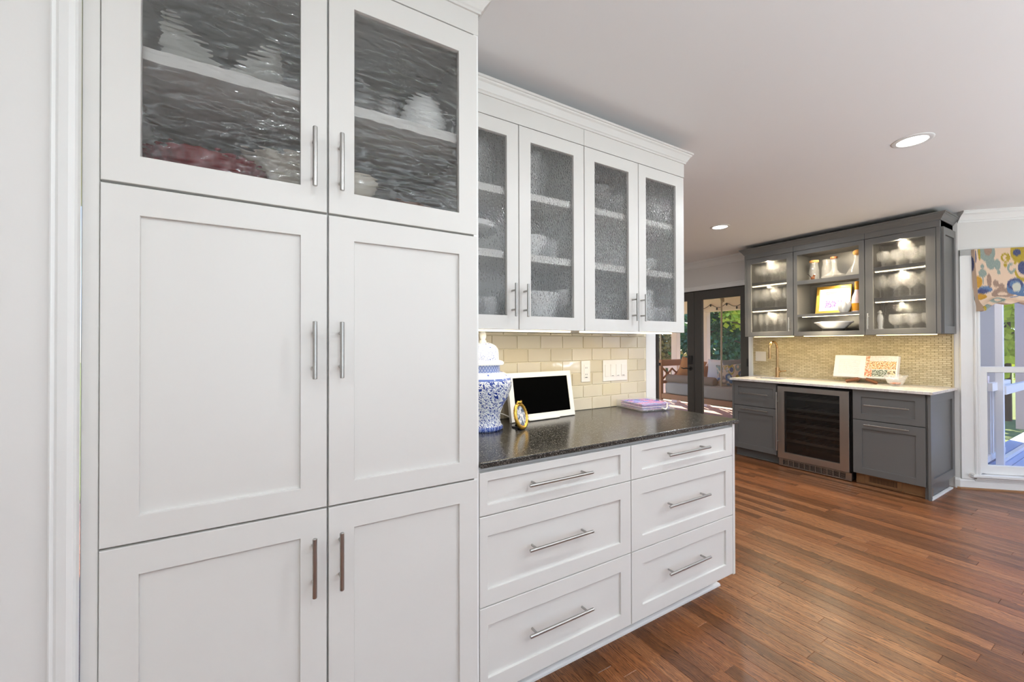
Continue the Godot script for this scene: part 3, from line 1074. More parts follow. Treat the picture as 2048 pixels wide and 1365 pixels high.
func build_run() -> void:
	var T := Transform3D.IDENTITY
	# base drawers
	var i := 0
	for q in [[0.6155, 1.331, 0.617, 1.3295, 0.648, 1.268, 0.795, 1.087], [1.3315, 2.092, 1.3325, 2.0705, 1.399, 2.010, 1.535, 1.831]]:
		var t := thing("drawer_cabinet", ["white base cabinet of three shaker drawers next to the tall pantry", "white base cabinet of three shaker drawers at the open end of the counter"][i], "cabinet", g((q[0] + q[1]) * 0.5, 0, 1.55), "white drawer cabinets under the black counter")
		var m := MB.new()
		carcass_box(m, q[0], q[1], 0.108, 0.8835, -1.886, -1.2535)
		if i == 1:
			m.box(2.0735, 0.108, -1.30, 2.092, 0.8835, -1.2325, 0.001)
		part(t, "carcass", m, M.white)
		m = MB.new()
		m.box(q[0], 0.0, -1.36, q[1] - (0.012 if i == 1 else 0.0), 0.108, -1.338, 0.0)
		if i == 1:
			m.box(2.062, 0.0, -1.88, 2.080, 0.108, -1.34, 0.0)
		part(t, "toe_kick", m, M.white)
		m = MB.new()
		var sp := [Vector2(0, 0), Vector2(0.019, 0), Vector2(0.0185, 0.008), Vector2(0.015, 0.014), Vector2(0.009, 0.018), Vector2(0, 0.019)]
		if i == 0:
			m.sweep([Vector2(q[0], -1.338), Vector2(q[1], -1.338)], sp, 1.0)
		else:
			m.sweep([Vector2(q[0], -1.338), Vector2(2.080, -1.338), Vector2(2.080, -1.88)], sp, 1.0)
		part(t, "shoe_moulding", m, M.trim)
		for d in [[0.722, 0.868, 0.757, 0.838, 0.805], [0.4175, 0.7195, 0.473, 0.652, 0.579], [0.1145, 0.4145, 0.176, 0.352, 0.281]]:
			front(t, "drawer", T, q[2], q[3], d[0], d[1], q[4], q[5], d[2], d[3], -1.232, M.white, null, [q[6], d[4], q[7], d[4]])
		i += 1
	var m := MB.new()
	m.box(0.6165, 0.884, -1.888, 2.120, 0.905, -1.2225, 0.0045)
	solo("worktop", m, M.counter, "black speckled polished stone worktop over the white drawers", "worktop", g(1.37, 0.884, 1.55))
	# glazed wall cabinets
	i = 0
	for q in [[0.6165, 1.331], [1.3325, 2.091]]:
		var t := thing("glass_cabinet", ["white wall cabinet with two rain-glass doors next to the pantry", "white wall cabinet with two rain-glass doors at the open end of the run"][i], "cabinet", g((q[0] + q[1]) * 0.5, 1.362, 1.7), "white glass-fronted wall cabinets")
		m = MB.new()
		carcass_box(m, q[0], q[1], 1.364, 2.345, -1.886, -1.5435)
		m.box(q[0] + 0.018, 1.381, -1.878, q[1] - 0.018, 1.412, -1.5435, 0.0)
		m.box((q[0] + q[1]) * 0.5 - 0.011, 1.382, -1.57, (q[0] + q[1]) * 0.5 + 0.011, 2.33, -1.5435, 0.0)
		part(t, "carcass", m, M.inside)
		m = MB.new()
		m.box(q[0], 2.2645, -1.543, q[1], 2.3445, -1.523, 0.001)
		part(t, "frieze", m, M.white)
		for h in [1.985, 1.707]:
			m = MB.new()
			m.box(q[0] + 0.019, h - 0.033, -1.875, q[1] - 0.019, h, -1.55, 0.001)
			part(t, "shelf", m, M.white)
		var ds := [[0.6185, 0.9555, 0.678, 0.896, 0.9205], [0.9585, 1.3305, 1.020, 1.266, 0.982]] if i == 0 else [[1.3335, 1.7075, 1.400, 1.636, 1.6595], [1.7105, 2.0875, 1.768, 2.015, 1.7235]]
		for d in ds:
			front(t, "door", T, d[0], d[1], 1.362, 2.262, d[2], d[3], 1.424, 2.200, -1.523, M.white, M.raingls, [d[4], 1.4175, d[4], 1.5605])
		m = MB.new()
		m.box(q[0] + 0.03, 1.3555, -1.60, q[1] - 0.04, 1.3635, -1.58, 0.001)
		part(t, "light_strip", m, glow(Color(1, 0.93, 0.78), 4.0))
		add_light("strip_light", g((q[0] + q[1]) * 0.5, 1.3535, 1.59), Vector3.DOWN, Vector2(0.64, 0.018), LED_E, Color(1, 0.93, 0.78))
		i += 1
	m = MB.new()
	m.sweep([Vector2(0.616, -1.523), Vector2(2.0925, -1.523), Vector2(2.0925, -1.886)], [Vector2(0, 2.342), Vector2(0.006, 2.342), Vector2(0.007, 2.350), Vector2(0.011, 2.354), Vector2(0.014, 2.360), Vector2(0.024, 2.378), Vector2(0.030, 2.384), Vector2(0.032, 2.390), Vector2(0.037, 2.391), Vector2(0.037, 2.401), Vector2(0, 2.401)], 1.0)
	struct("trim_6", m, M.white, "white stepped crown moulding along the glass-fronted white cabinets", "trim")


func build_bar() -> void:
	var T := bar_frame()
	var zf := -4.682
	# left base
	var t := thing("bar_base_cabinet", "grey base cabinet with drawer and door under the bar sink", "cabinet", g(5.0, 0, 2.55), "grey bar base cabinets")
	var m := mbt(T)
	carcass_box(m, -2.786, -2.304, 0.10, 0.8735, -5.336, -4.7035)
	m.box(-2.786, 0.10, -4.76, -2.7655, 0.8735, -4.684, 0.001)
	part(t, "carcass", m, M.grey)
	m = mbt(T)
	m.box(-2.78, 0.0, -4.80, -2.306, 0.10, -4.765, 0.0)
	m.box(-2.78, 0.0, -4.765, -2.306, 0.018, -4.750, 0.004)
	part(t, "toe_kick", m, M.grey)
	front(t, "drawer", T, -2.763, -2.307, 0.597, 0.868, -2.717, -2.338, 0.700, 0.808, zf, M.grey, null, [-2.675, 0.738, -2.374, 0.738])
	front(t, "door", T, -2.763, -2.307, 0.104, 0.5915, -2.718, -2.338, 0.161, 0.515, zf, M.grey, null, [-2.678, 0.560, -2.375, 0.560])
	# right base
	t = thing("bar_base_cabinet", "grey base cabinet with drawer, door and panelled end beside the bay window", "cabinet", g(5.0, 0, 1.38), "grey bar base cabinets")
	m = mbt(T)
	carcass_box(m, -1.645, -1.134, 0.10, 0.8735, -5.336, -4.7035)
	part(t, "carcass", m, M.grey)
	m = mbt(T)
	m.box(-1.64, 0.0, -4.80, -1.134, 0.10, -4.758, 0.0)
	m.box(-1.30, 0.0, -4.758, -1.134, 0.016, -4.748, 0.003)
	part(t, "toe_kick", m, M.vent, "brown wooden toe board")
	front(t, "drawer", T, -1.638, -1.148, 0.600, 0.870, -1.575, -1.2115, 0.656, 0.808, zf, M.grey, null, [-1.545, 0.738, -1.239, 0.738])
	front(t, "door", T, -1.638, -1.148, 0.104, 0.595, -1.571, -1.209, 0.163, 0.519, zf, M.grey, null, [-1.547, 0.560, -1.240, 0.560])
	m = MB.new()
	m.ring(4.684, 0.10, 5.336, 0.8735, 4.752, 0.17, 5.268, 0.80, -1.134, -1.116, 0.0015)
	m.box(4.684, 0.0, -1.134, 4.712, 0.10, -1.116, 0.001)
	m.box(4.712, 0.0, -1.16, 5.25, 0.10, -1.136, 0.0)
	var sp := part(t, "end_panel", m, M.grey)
	m = MB.new()
	m.box(4.748, 0.166, -1.134, 5.272, 0.804, -1.128, 0.0)
	part(sp, "panel", m, M.grey)
	m = MB.new()
	m.box(4.70, 0.0, -1.136, 5.25, 0.016, -1.110, 0.004)
	part(t, "shoe_moulding", m, M.trim)
	# floor register in the toe board
	t = thing("vent_register", "brown wooden air register with dark slots under the right grey bar cabinet", "vent", g(4.75, 0.01, 1.44))
	m = mbt(T)
	m.ring(-1.575, 0.008, -1.318, 0.096, -1.545, 0.026, -1.348, 0.078, -4.757, -4.749, 0.002)
	part(t, "frame", m, M.vent)
	m = mbt(T)
	m.box(-1.546, 0.025, -4.7575, -1.347, 0.079, -4.7565, 0.0)
	part(t, "opening", m, M.black)
	for k in 20:
		m = mbt(T)
		var x := -1.544 + k * 0.0102
		m.box(x, 0.026, -4.756, x + 0.0048, 0.078, -4.751, 0.0006)
		part(t, "slat", m, M.vent)
	# worktop with the sink cut-out
	m = mbt(Transform3D(Basis(Vector3(0, 0, 1), Vector3(1, 0, 0), Vector3(0, 1, 0)), Vector3.ZERO))
	m.ring(-2.800, 4.655, -1.098, 5.3355, -2.70, 4.87, -2.38, 5.13, 0.8745, 0.898, 0.003, 0.003)
	solo("bar_worktop", m, M.quartz, "pale veined stone worktop of the grey bar", "worktop", g(5.0, 0.875, 1.95))
	t = thing("sink", "small undermount bar sink set in the pale worktop", "sink", g(5.0, 0.70, 2.54))
	m = mbt(T)
	m.box(-2.715, 0.72, -5.145, -2.365, 0.724, -4.855, 0.0)
	m.box(-2.715, 0.724, -5.145, -2.705, 0.8743, -4.855, 0.0)
	m.box(-2.375, 0.724, -5.145, -2.365, 0.8743, -4.855, 0.0)
	m.box(-2.705, 0.724, -5.145, -2.375, 0.8743, -5.135, 0.0)
	m.box(-2.705, 0.724, -4.865, -2.375, 0.8743, -4.855, 0.0)
	part(t, "basin", m, M.steel)
	m = MB.new()
	m.lathe([Vector2(0.0, 0.7245), Vector2(0.035, 0.7245), Vector2(0.038, 0.727), Vector2(0.03, 0.729), Vector2(0.0, 0.728)], 20, g(5.0, 0, 2.54))
	part(t, "drain", m, M.nickel)
	# faucet
	t = thing("faucet", "tall brushed brass gooseneck faucet at the bar sink", "faucet", g(5.22, 0.898, 2.553))
	var c := g(5.22, 0.898, 2.553)
	m = MB.new()
	m.lathe([Vector2(0.0, 0), Vector2(0.027, 0), Vector2(0.027, 0.004), Vector2(0.0205, 0.007), Vector2(0.0205, 0.112), Vector2(0.018, 0.116), Vector2(0.0, 0.116)], 20, c)
	part(t, "body", m, M.brass)
	m = MB.new()
	var path := [c + Vector3(0, 0.11, 0), c + Vector3(0, 0.22, 0), c + Vector3(0, 0.335, 0)]
	for k in range(1, 13):
		var th := PI * k / 12.0
		path.append(c + Vector3(-0.085 + 0.085 * cos(th), 0.335 + 0.085 * sin(th), 0))
	path.append(c + Vector3(-0.17, 0.29, 0))
	m.tube(path, 0.0125, 14)
	m.rod(c + Vector3(-0.17, 0.30, 0), c + Vector3(-0.17, 0.222, 0), 0.0145, 14)
	part(t, "spout", m, M.brass)
	m = MB.new()
	m.rod(c + Vector3(0, 0.068, 0.018), c + Vector3(0, 0.070, 0.036), 0.013, 12)
	m.rod(c + Vector3(0, 0.070, 0.03), c + Vector3(0, 0.078, 0.098), 0.0062, 10)
	part(t, "lever", m, M.brass)
	# wine fridge
	t = thing("wine_fridge", "stainless steel wine cooler with glass door between the grey bar cabinets", "wine cooler", g(5.0, 0, 1.98))
	m = mbt(T)
	m.box(-2.298, 0.02, -5.33, -2.27, 0.855, -4.728, 0.0)
	m.box(-1.686, 0.02, -5.33, -1.655, 0.855, -4.728, 0.0)
	m.box(-2.27, 0.02, -5.33, -1.686, 0.10, -4.728, 0.0)
	m.box(-2.27, 0.845, -5.33, -1.686, 0.855, -4.728, 0.0)
	m.box(-2.27, 0.10, -5.33, -1.686, 0.845, -5.25, 0.0)
	part(t, "body", m, M.black)
	m = mbt(T)
	m.ring(-2.288, 0.090, -1.664, 0.846, -2.222, 0.153, -1.738, 0.796, -4.722, -4.674, 0.003)
	var d := part(t, "door", m, M.steel)
	m = mbt(T)
	m.box(-2.225, 0.15, -4.70, -1.735, 0.799, -4.692, 0.0)
	part(d, "glass_pane", m, M.fridgeglass)
	m = mbt(T)
	m.box(-2.222, 0.1535, -4.692, -1.738, 0.158, -4.676, 0.0005)
	part(d, "glass_trim", m, M.nickel)
	pull(d, T, -2.279, 0.168, -2.279, 0.784, -4.674, 0.0072, 0.04, 0.10, M.nickel)
	for h in [0.72, 0.60, 0.538, 0.446, 0.362, 0.263]:
		m = mbt(T)
		m.box(-2.255, h - 0.016, -4.82, -1.70, h + 0.012, -4.795, 0.003)
		for k in 7:
			m.rod(Vector3(-2.24 + k * 0.087, h - 0.01, -4.80), Vector3(-2.24 + k * 0.087, h - 0.01, -5.24), 0.003, 6)
		part(t, "shelf", m, M.steel)
	m = mbt(T)
	m.ring(-2.287, 0.008, -1.655, 0.083, -2.245, 0.020, -1.702, 0.073, -4.712, -4.696, 0.002)
	for k in range(1, 11):
		var x := -2.245 + 0.543 * k / 11.0
		m.box(x - 0.004, 0.019, -4.711, x + 0.004, 0.074, -4.697, 0.0005)
	var gr := part(t, "grille", m, M.nickel)
	m = mbt(T)
	m.box(-2.25, 0.018, -4.725, -1.70, 0.076, -4.718, 0.0)
	part(gr, "grille_back", m, M.black)
	for k in 11:
		m = mbt(T)
		var x0 := -2.245 + 0.543 * k / 11.0 + 0.005
		for q in 5:
			m.box(x0, 0.0245 + q * 0.0098, -4.712, x0 + 0.039, 0.0288 + q * 0.0098, -4.704, 0.0006)
		part(gr, "grille_slats", m, M.nickel)
	# wall units
	zf = -4.976
	var u := [[-2.797, -2.2655, "grey wall cabinet with lit glass door nearest the dark double doors"], [-2.2635, -1.6395, "grey open middle bar cabinet with three lit shelves"], [-1.6375, -1.118, "grey wall cabinet with lit glass door beside the patterned window shade"]]
	for i in 3:
		var x0: float = u[i][0]; var x1: float = u[i][1]
		t = thing("bar_wall_cabinet", u[i][2], "cabinet", g(5.15, 1.379, -(x0 + x1) * 0.5), "grey lit bar wall cabinets")
		m = mbt(T)
		carcass_box(m, x0, x1, 1.381, 2.36, -5.336, -4.998)
		m.box(x0 + 0.018, 1.399, -5.328, x1 - 0.018, 1.418, -4.998, 0.0)
		m.box(x0 + 0.018, 2.275, -5.328, x1 - 0.018, 2.285, -4.998, 0.0)
		part(t, "carcass", m, M.greyin)
		m = mbt(T)
		m.box(x0, 1.380, -5.336, x0 + 0.002, 2.36, -4.9965, 0.0)
		m.box(x1 - 0.002, 1.380, -5.336, x1, 2.36, -4.9965, 0.0)
		m.box(x0, 1.379, -5.336, x1, 1.381, -4.9965, 0.0)
		if i == 0:
			m.box(x0, 1.379, -5.02, x0 + 0.026, 2.305, -4.978, 0.001)
		if i == 2:
			m.box(x1 - 0.026, 1.379, -5.02, x1, 2.305, -4.978, 0.001)
		part(t, "casing", m, M.greyup)
		m = mbt(T)
		m.box(x0, 2.305, -4.997, x1, 2.362, -4.976, 0.001)
		part(t, "frieze", m, M.greyup)
		var tops := [1.418]
		if i == 1:
			m = mbt(T)
			m.ring(x0 + 0.0015, 1.379, x1 - 0.0015, 2.302, -2.226, 1.424, -1.684, 2.257, -4.997, zf, 0.0015)
			m.box(-2.227, 1.584, -4.997, -1.683, 1.611, zf - 0.0003, 0.001)
			m.box(-2.227, 1.934, -4.997, -1.683, 1.976, zf - 0.0003, 0.001)
			part(t, "face_frame", m, M.greyup)
			for h in [1.609, 1.974]:
				m = mbt(T)
				m.box(x0 + 0.019, h - 0.02, -5.327, x1 - 0.019, h, -4.998, 0.0)
				part(t, "shelf", m, M.greyin)
				tops.append(h)
		else:
			var dx0 := -2.7705 if i == 0 else -1.6365
			var dx1 := -2.267 if i == 0 else -1.146
			var q := [-2.720, -2.333] if i == 0 else [-1.575, -1.211]
			var hx := -2.301 if i == 0 else -1.6095
			var dd := front(t, "door", T, dx0, dx1, 1.379, 2.302, q[0], q[1], 1.432, 2.239, zf, M.greyup, M.seedgls)
			pull(dd, T, hx, 1.4315, hx, 1.5855, zf, 0.0055, 0.03, 0.028, M.nickel)
			for h in ([1.717, 2.017] if i == 0 else [1.729, 2.021]):
				m = mbt(T)
				m.box(x0 + 0.019, h - 0.036, -5.325, x1 - 0.019, h, -5.0, 0.001)
				part(t, "shelf", m, M.greyup)
				tops.append(h)
		if i == 2:
			m = MB.new()
			m.ring(4.998, 1.381, 5.336, 2.303, 5.045, 1.448, 5.292, 2.238, -1.118, -1.100, 0.0015)
			var ep := part(t, "end_panel", m, M.greyup)
			m = MB.new()
			m.box(5.04, 1.444, -1.118, 5.297, 2.242, -1.112, 0.0)
			part(ep, "panel", m, M.greyup)
		# a small light strip under the top of each compartment
		tops.append(2.275)
		for k in 3:
			var hy: float = tops[k + 1] - (0.0 if k == 2 else 0.022 if i == 1 else 0.037)
			m = mbt(T)
			m.box(x0 + 0.06, hy - 0.006, -5.045, x1 - 0.06, hy - 0.0005, -5.033, 0.001)
			part(t, "light_strip", m, glow(Color(1, 0.92, 0.76), 6.0))
			add_light("cabinet_light", g(5.039, hy - 0.008, -(x0 + x1) * 0.5), Vector3(0.25, -1, 0), Vector2(0.4, 0.012), PUCK_E * (1.6 if i == 1 else 1.8), Color(1, 0.93, 0.80))
		m = mbt(T)
		m.box(x0 + 0.05, 1.372, -5.10, x1 - 0.05, 1.3785, -5.085, 0.001)
		part(t, "under_light", m, glow(Color(1, 0.90, 0.66), 4.0))
		add_light("strip_light", g(5.092, 1.3705, -(x0 + x1) * 0.5), Vector3.DOWN, Vector2(0.02, 0.42), LED_E * 0.55, Color(1, 0.91, 0.68))
	m = MB.new()
	m.sweep([Vector2(5.338, -2.797), Vector2(4.976, -2.797), Vector2(4.976, -1.118), Vector2(5.338, -1.118)], [Vector2(0, 2.360), Vector2(0.006, 2.360), Vector2(0.008, 2.368), Vector2(0.014, 2.374), Vector2(0.020, 2.386), Vector2(0.032, 2.402), Vector2(0.039, 2.407), Vector2(0.041, 2.414), Vector2(0.046, 2.415), Vector2(0.046, 2.424), Vector2(0, 2.424)], 1.0)
	struct("trim_7", m, M.greyup, "dark grey crown moulding on top of the bar wall cabinets", "trim")
	# switch plate
	t = thing("switch_plate", "white two-gang switch plate on the mosaic tiles by the bar faucet", "switch", g(5.33, 1.136, 2.80))
	m = mbt(T)
	m.box(-2.864, 1.076, -5.3335, -2.737, 1.197, -5.328, 0.002)
	part(t, "plate", m, M.plastic)
	for x in [-2.838, -2.794]:
		m = mbt(T)
		m.box(x, 1.102, -5.3285, x + 0.033, 1.171, -5.3245, 0.0015)
		part(t, "rocker", m, M.plastic)


func build_doors() -> void:
	var T := bar_frame()
	var m := mbt(T)
	# white casing
	m.box(-2.951, 0, -5.342, -2.895, 2.12, -5.328, 0.002)
	m.box(-2.915, 0, -5.33, -2.897, 2.12, -5.322, 0.002)
	m.box(-4.585, 0, -5.342, -4.529, 2.12, -5.328, 0.002)
	m.box(-4.585, 2.055, -5.342, -2.895, 2.12, -5.328, 0.002)
	m.box(-4.585, 2.10, -5.33, -2.895, 2.118, -5.322, 0.002)
	struct("trim_8", m, M.trim, "white casing round the dark glazed double doors", "trim")
	m = mbt(T)
	m.ring(-4.529, 0.0, -2.951, 2.055, -4.522, 0.012, -2.959, 2.049, -5.45, -5.335, 0.001)
	struct("trim_9", m, M.doorgrey, "dark grey jamb of the glazed double doors", "trim")
	var info := [["door_1", -3.7395, -2.961, -3.621, -3.068, "dark grey glazed door leaf beside the grey bar"], ["door_2", -4.519, -3.7435, -4.40, -3.858, "dark grey glazed door leaf with keypad lock and lever"]]
	for q in info:
		var d := Node3D.new()
		d.name = q[0]
		used[q[0]] = 0
		add_child(d)
		d.position = g(5.36, 0, -(q[1] + q[2]) * 0.5)
		org[d] = d.position
		tag(d, q[5], "door", "", "structure")
		m = mbt(T)
		m.ring(q[1], 0.013, q[2], 2.047, q[3], 0.26, q[4], 1.923, -5.392, -5.347, 0.003, 0.006)
		part(d, "frame", m, M.doorgrey)
		m = mbt(T)
		m.quad(Vector3(q[3], 0.26, -5.37), Vector3(q[4], 0.26, -5.37), Vector3(q[4], 1.923, -5.37), Vector3(q[3], 1.923, -5.37), Vector3.BACK)
		part(d, "glass_pane", m, M.pane)
		if q[0] == "door_2":
			m = mbt(T)
			m.box(-3.835, 1.0, -5.348, -3.765, 1.122, -5.322, 0.006)
			part(d, "keypad_lock", m, M.iron)
			m = mbt(T)
			m.lathe([Vector2(0.0, -0.004), Vector2(0.0, 0)], 4, Vector3.ZERO)
			m = mbt(T)
			m.rod(Vector3(-3.80, 0.935, -5.348), Vector3(-3.80, 0.935, -5.338), 0.028, 18)
			m.rod(Vector3(-3.80, 0.935, -5.34), Vector3(-3.80, 0.935, -5.30), 0.010, 12)
			m.tube([Vector3(-3.80, 0.935, -5.30), Vector3(-3.84, 0.938, -5.298), Vector3(-3.88, 0.930, -5.298), Vector3(-3.925, 0.94, -5.30)], [0.010, 0.009, 0.008, 0.006], 10)
			part(d, "lever_handle", m, M.iron)
		else:
			for h in [0.25, 1.05, 1.82]:
				m = mbt(T)
				m.rod(Vector3(-2.962, h - 0.05, -5.340), Vector3(-2.962, h + 0.05, -5.340), 0.007, 10)
				m.box(-2.985, h - 0.05, -5.348, -2.962, h + 0.05, -5.345, 0.0)
				part(d, "hinge", m, M.iron)


func bay_window(t: Transform3D, ln: float, idx: int, label: String) -> void:
	var m := mbt(t)
	var s1 := ln - 0.15
	m.box(0, 0, -0.12, 0.15, CEIL, 0, 0.0)
	m.box(s1, 0, -0.12, ln, CEIL, 0, 0.0)
	m.box(0.15, 0, -0.12, s1, 0.135, 0, 0.0)
	m.box(0.15, 2.10, -0.12, s1, CEIL, 0, 0.0)
	struct("wall_bay", m, M.wall, ["white bay wall round the window with the patterned shade", "white middle bay wall out of the frame", "white far bay wall out of the frame"][idx - 1], "wall")
	m = mbt(t)
	m.box(0.004, 0.088, 0.0, 0.096, 2.13, 0.018, 0.002)
	m.box(ln - 0.096, 0.088, 0.0, ln - 0.004, 2.13, 0.018, 0.002)
	m.box(0.004, 2.075, 0.0, ln - 0.004, 2.13, 0.018, 0.002)
	for q in [[0.094, 1.0], [ln - 0.094, -1.0]]:
		var prof := [Vector2(0, 0.0), Vector2(0.0, 0.026), Vector2(0.006, 0.034), Vector2(0.014, 0.034), Vector2(0.019, 0.024), Vector2(0.025, 0.032), Vector2(0.033, 0.034), Vector2(0.040, 0.026), Vector2(0.044, 0.014), Vector2(0.056, 0.012), Vector2(0.056, -0.04)]
		for i in prof.size() - 1:
			var a: Vector2 = prof[i]; var b: Vector2 = prof[i + 1]
			var xa: float = q[0] + a.x * q[1]; var xb: float = q[0] + b.x * q[1]
			var nn := Vector3(-(b.y - a.y) * q[1], 0, (b.x - a.x)).normalized()
			m.quad(Vector3(xa, 0.134, a.y), Vector3(xb, 0.134, b.y), Vector3(xb, 2.09, b.y), Vector3(xa, 2.09, a.y), nn)
	m.box(0.066, 0.112, -0.04, ln - 0.066, 0.135, 0.052, 0.004)
	m.box(0.10, 0.092, 0.0, ln - 0.10, 0.111, 0.034, 0.003)
	m.box(0.10, 0.074, 0.0, ln - 0.10, 0.091, 0.022, 0.003)
	var w := struct("window_%d" % idx, m, M.trim, label, "window")
	m = mbt(t)
	m.ring(0.150, 1.036, s1, 2.098, 0.182, 1.087, s1 - 0.032, 2.06, -0.085, -0.055, 0.001, 0.004)
	var sa := part(w, "upper_sash", m, M.trim)
	m = mbt(t)
	m.quad(Vector3(0.182, 1.087, -0.07), Vector3(s1 - 0.032, 1.087, -0.07), Vector3(s1 - 0.032, 2.06, -0.07), Vector3(0.182, 2.06, -0.07), Vector3.BACK)
	part(sa, "glass_pane", m, M.pane)
	m = mbt(t)
	m.ring(0.150, 0.134, s1, 1.086, 0.221, 0.212, s1 - 0.071, 1.034, -0.052, -0.018, 0.001, 0.006)
	var sb := part(w, "lower_sash", m, M.trim)
	m = mbt(t)
	m.quad(Vector3(0.221, 0.212, -0.036), Vector3(s1 - 0.071, 0.212, -0.036), Vector3(s1 - 0.071, 1.034, -0.036), Vector3(0.221, 1.034, -0.036), Vector3.BACK)
	part(sb, "glass_pane", m, M.pane)


func build_bay() -> void:
	var t1 := bay_frame()
	bay_window(t1, 1.2007, 1, "white sash window of the bay beside the grey bar")
	bay_window(Transform3D(Basis(Vector3(0, 0, 1), Vector3.UP, Vector3(-1, 0, 0)), g(6.19, 0, 0.24)), 1.64, 2, "white sash window in the middle of the bay")
	bay_window(Transform3D(Basis(Vector3(-R2, 0, R2), Vector3.UP, Vector3(-R2, 0, -R2)), g(6.19, 0, -1.40)), 1.2007, 3, "white sash window at the far side of the bay")
	var m := MB.new()
	m.box(5.341, 0, 2.25, 5.461, CEIL, 3.2, 0.0)
	struct("wall_corner", m, M.wall, "white wall between the bay and the front wall, out of the frame", "wall")
	# window catch on the sill end
	m = mbt(t1)
	m.tube([Vector3(0.052, 0.128, 0.03), Vector3(0.046, 0.142, 0.04), Vector3(0.056, 0.152, 0.045), Vector3(0.070, 0.146, 0.045), Vector3(0.078, 0.134, 0.045)], 0.004, 8)
	solo("cable_stub", m, M.plastic, "short white cable end curled at the left end of the bay window sill", "cable", t1 * Vector3(0.06, 0.128, 0.03))
	# roman shade
	var t := thing("roman_shade", "patterned roman shade in ochre, blue and beige at the bay window", "shade", t1 * Vector3(0.6, 1.64, 0.05))
	m = mbt(t1)
	var P := []; var H := []; var U := []
	var s0 := 0.090; var sw := 1.02
	for j in 61:
		var v := j / 60.0
		var row := []; var hr := []; var ur := []
		for i in 81:
			var u := i / 80.0
			var e := minf(u, 1.0 - u)            # distance to the nearer end
			var dip := 0.052 * exp(-pow(e / 0.065, 2.0)) - 0.012 * exp(-pow((e - 0.16) / 0.08, 2.0))
			var bot := 1.632 - dip + 0.004 * sin(u * 31.0)
			var y := lerpf(2.126, bot, v)
			var fold := smoothstep(0.80, 0.95, v)
			var z := 0.048 + 0.006 * sin(u * 9.0) * v + 0.018 * smoothstep(0.0, 0.8, v)
			z += fold * (0.022 * absf(sin((v - 0.8) * PI * 13.0 + 0.8 * sin(u * 17.0))) + 0.018)
			var wob := fold * 0.008 * sin((v * 60.0) + u * 40.0)
			var s := s0 + u * sw + (0.012 * v * (1.0 - 2.0 * u)) + 0.012 * fold * (1.0 if u < 0.5 else -1.0) * exp(-e * 30.0)
			row.append(Vector3(s, y + wob, z)); hr.append(Vector3.BACK); ur.append(Vector2((s - 0.094) / 0.62, (2.126 - y) * (1.0 + 0.25 * fold) / 0.62))
		P.append(row); H.append(hr); U.append(ur)
	m.skin(P, H, U)
	# returns to the wall and the turned-under hem
	for sd in [0, 80]:
		var A := []; var B := []; var V := []
		for j in 61:
			var q: Vector3 = P[j][sd]
			A.append([q, Vector3(q.x + (0.004 if sd else -0.004), q.y, 0.019)])
			B.append([Vector3(-1 if sd == 0 else 1, 0, 0), Vector3(-1 if sd == 0 else 1, 0, 0)])
			V.append([Vector2(0.0, j / 60.0 * 0.85), Vector2(-0.05, j / 60.0 * 0.85)])
		m.skin(A, B, V)
	var A2 := []; var B2 := []; var V2 := []
	for k in 5:
		var row := []; var hr := []; var ur := []
		for i in 81:
			var q: Vector3 = P[60][i]
			row.append(Vector3(q.x, q.y - 0.012 * sin(k * PI / 4.0) + k * 0.004, lerpf(q.z, 0.025, k / 4.0)))
			hr.append(Vector3(0, -1, 0)); ur.append(Vector2((q.x - 0.094) / 0.62, 0.8 + k * 0.02))
		A2.append(row); B2.append(hr); V2.append(ur)
	m.skin(A2, B2, V2)
	part(t, "cloth", m, M.cloth)
	m = mbt(t1)
	m.box(0.092, 2.10, 0.019, 1.108, 2.127, 0.046, 0.001)
	part(t, "headrail", m, M.trim)


func build_ceiling_lights() -> void:
	var spots := [[3.204, 0.829, "recessed ceiling light nearest the camera on the white ceiling"], [3.918, 2.446, "recessed ceiling light above the dark double doors side of the ceiling"], [1.65, 0.2, "recessed ceiling light out of the frame above the drawers"], [0.2, -0.9, "recessed ceiling light out of the frame behind the camera"], [3.3, -1.0, "recessed ceiling light out of the frame near the bay"], [-1.4, -0.6, "recessed ceiling light out of the frame by the side wall"], [1.8, 3.5, "recessed ceiling light out of the frame in the passage"]]
	for q in spots:
		var c := g(q[0], CEIL, q[1])
		var t := thing("ceiling_light", q[2], "ceiling light", c)
		var m := MB.new()
		m.lathe([Vector2(0.066, -0.0005), Vector2(0.070, -0.006), Vector2(0.084, -0.006), Vector2(0.091, -0.003), Vector2(0.092, 0.0)], 40, c)
		part(t, "trim_ring", m, M.trim)
		m = MB.new()
		m.lathe([Vector2(0.067, -0.0035), Vector2(0.0, -0.0035)], 40, c)
		part(t, "lens", m, glow(Color(1, 0.985, 0.96), 6.0))
		add_light("downlight", c + Vector3(0, -0.012, 0), Vector3.DOWN, Vector2(0.11, 0.11), DOWN_E, Color(0.95, 0.98, 1.0))


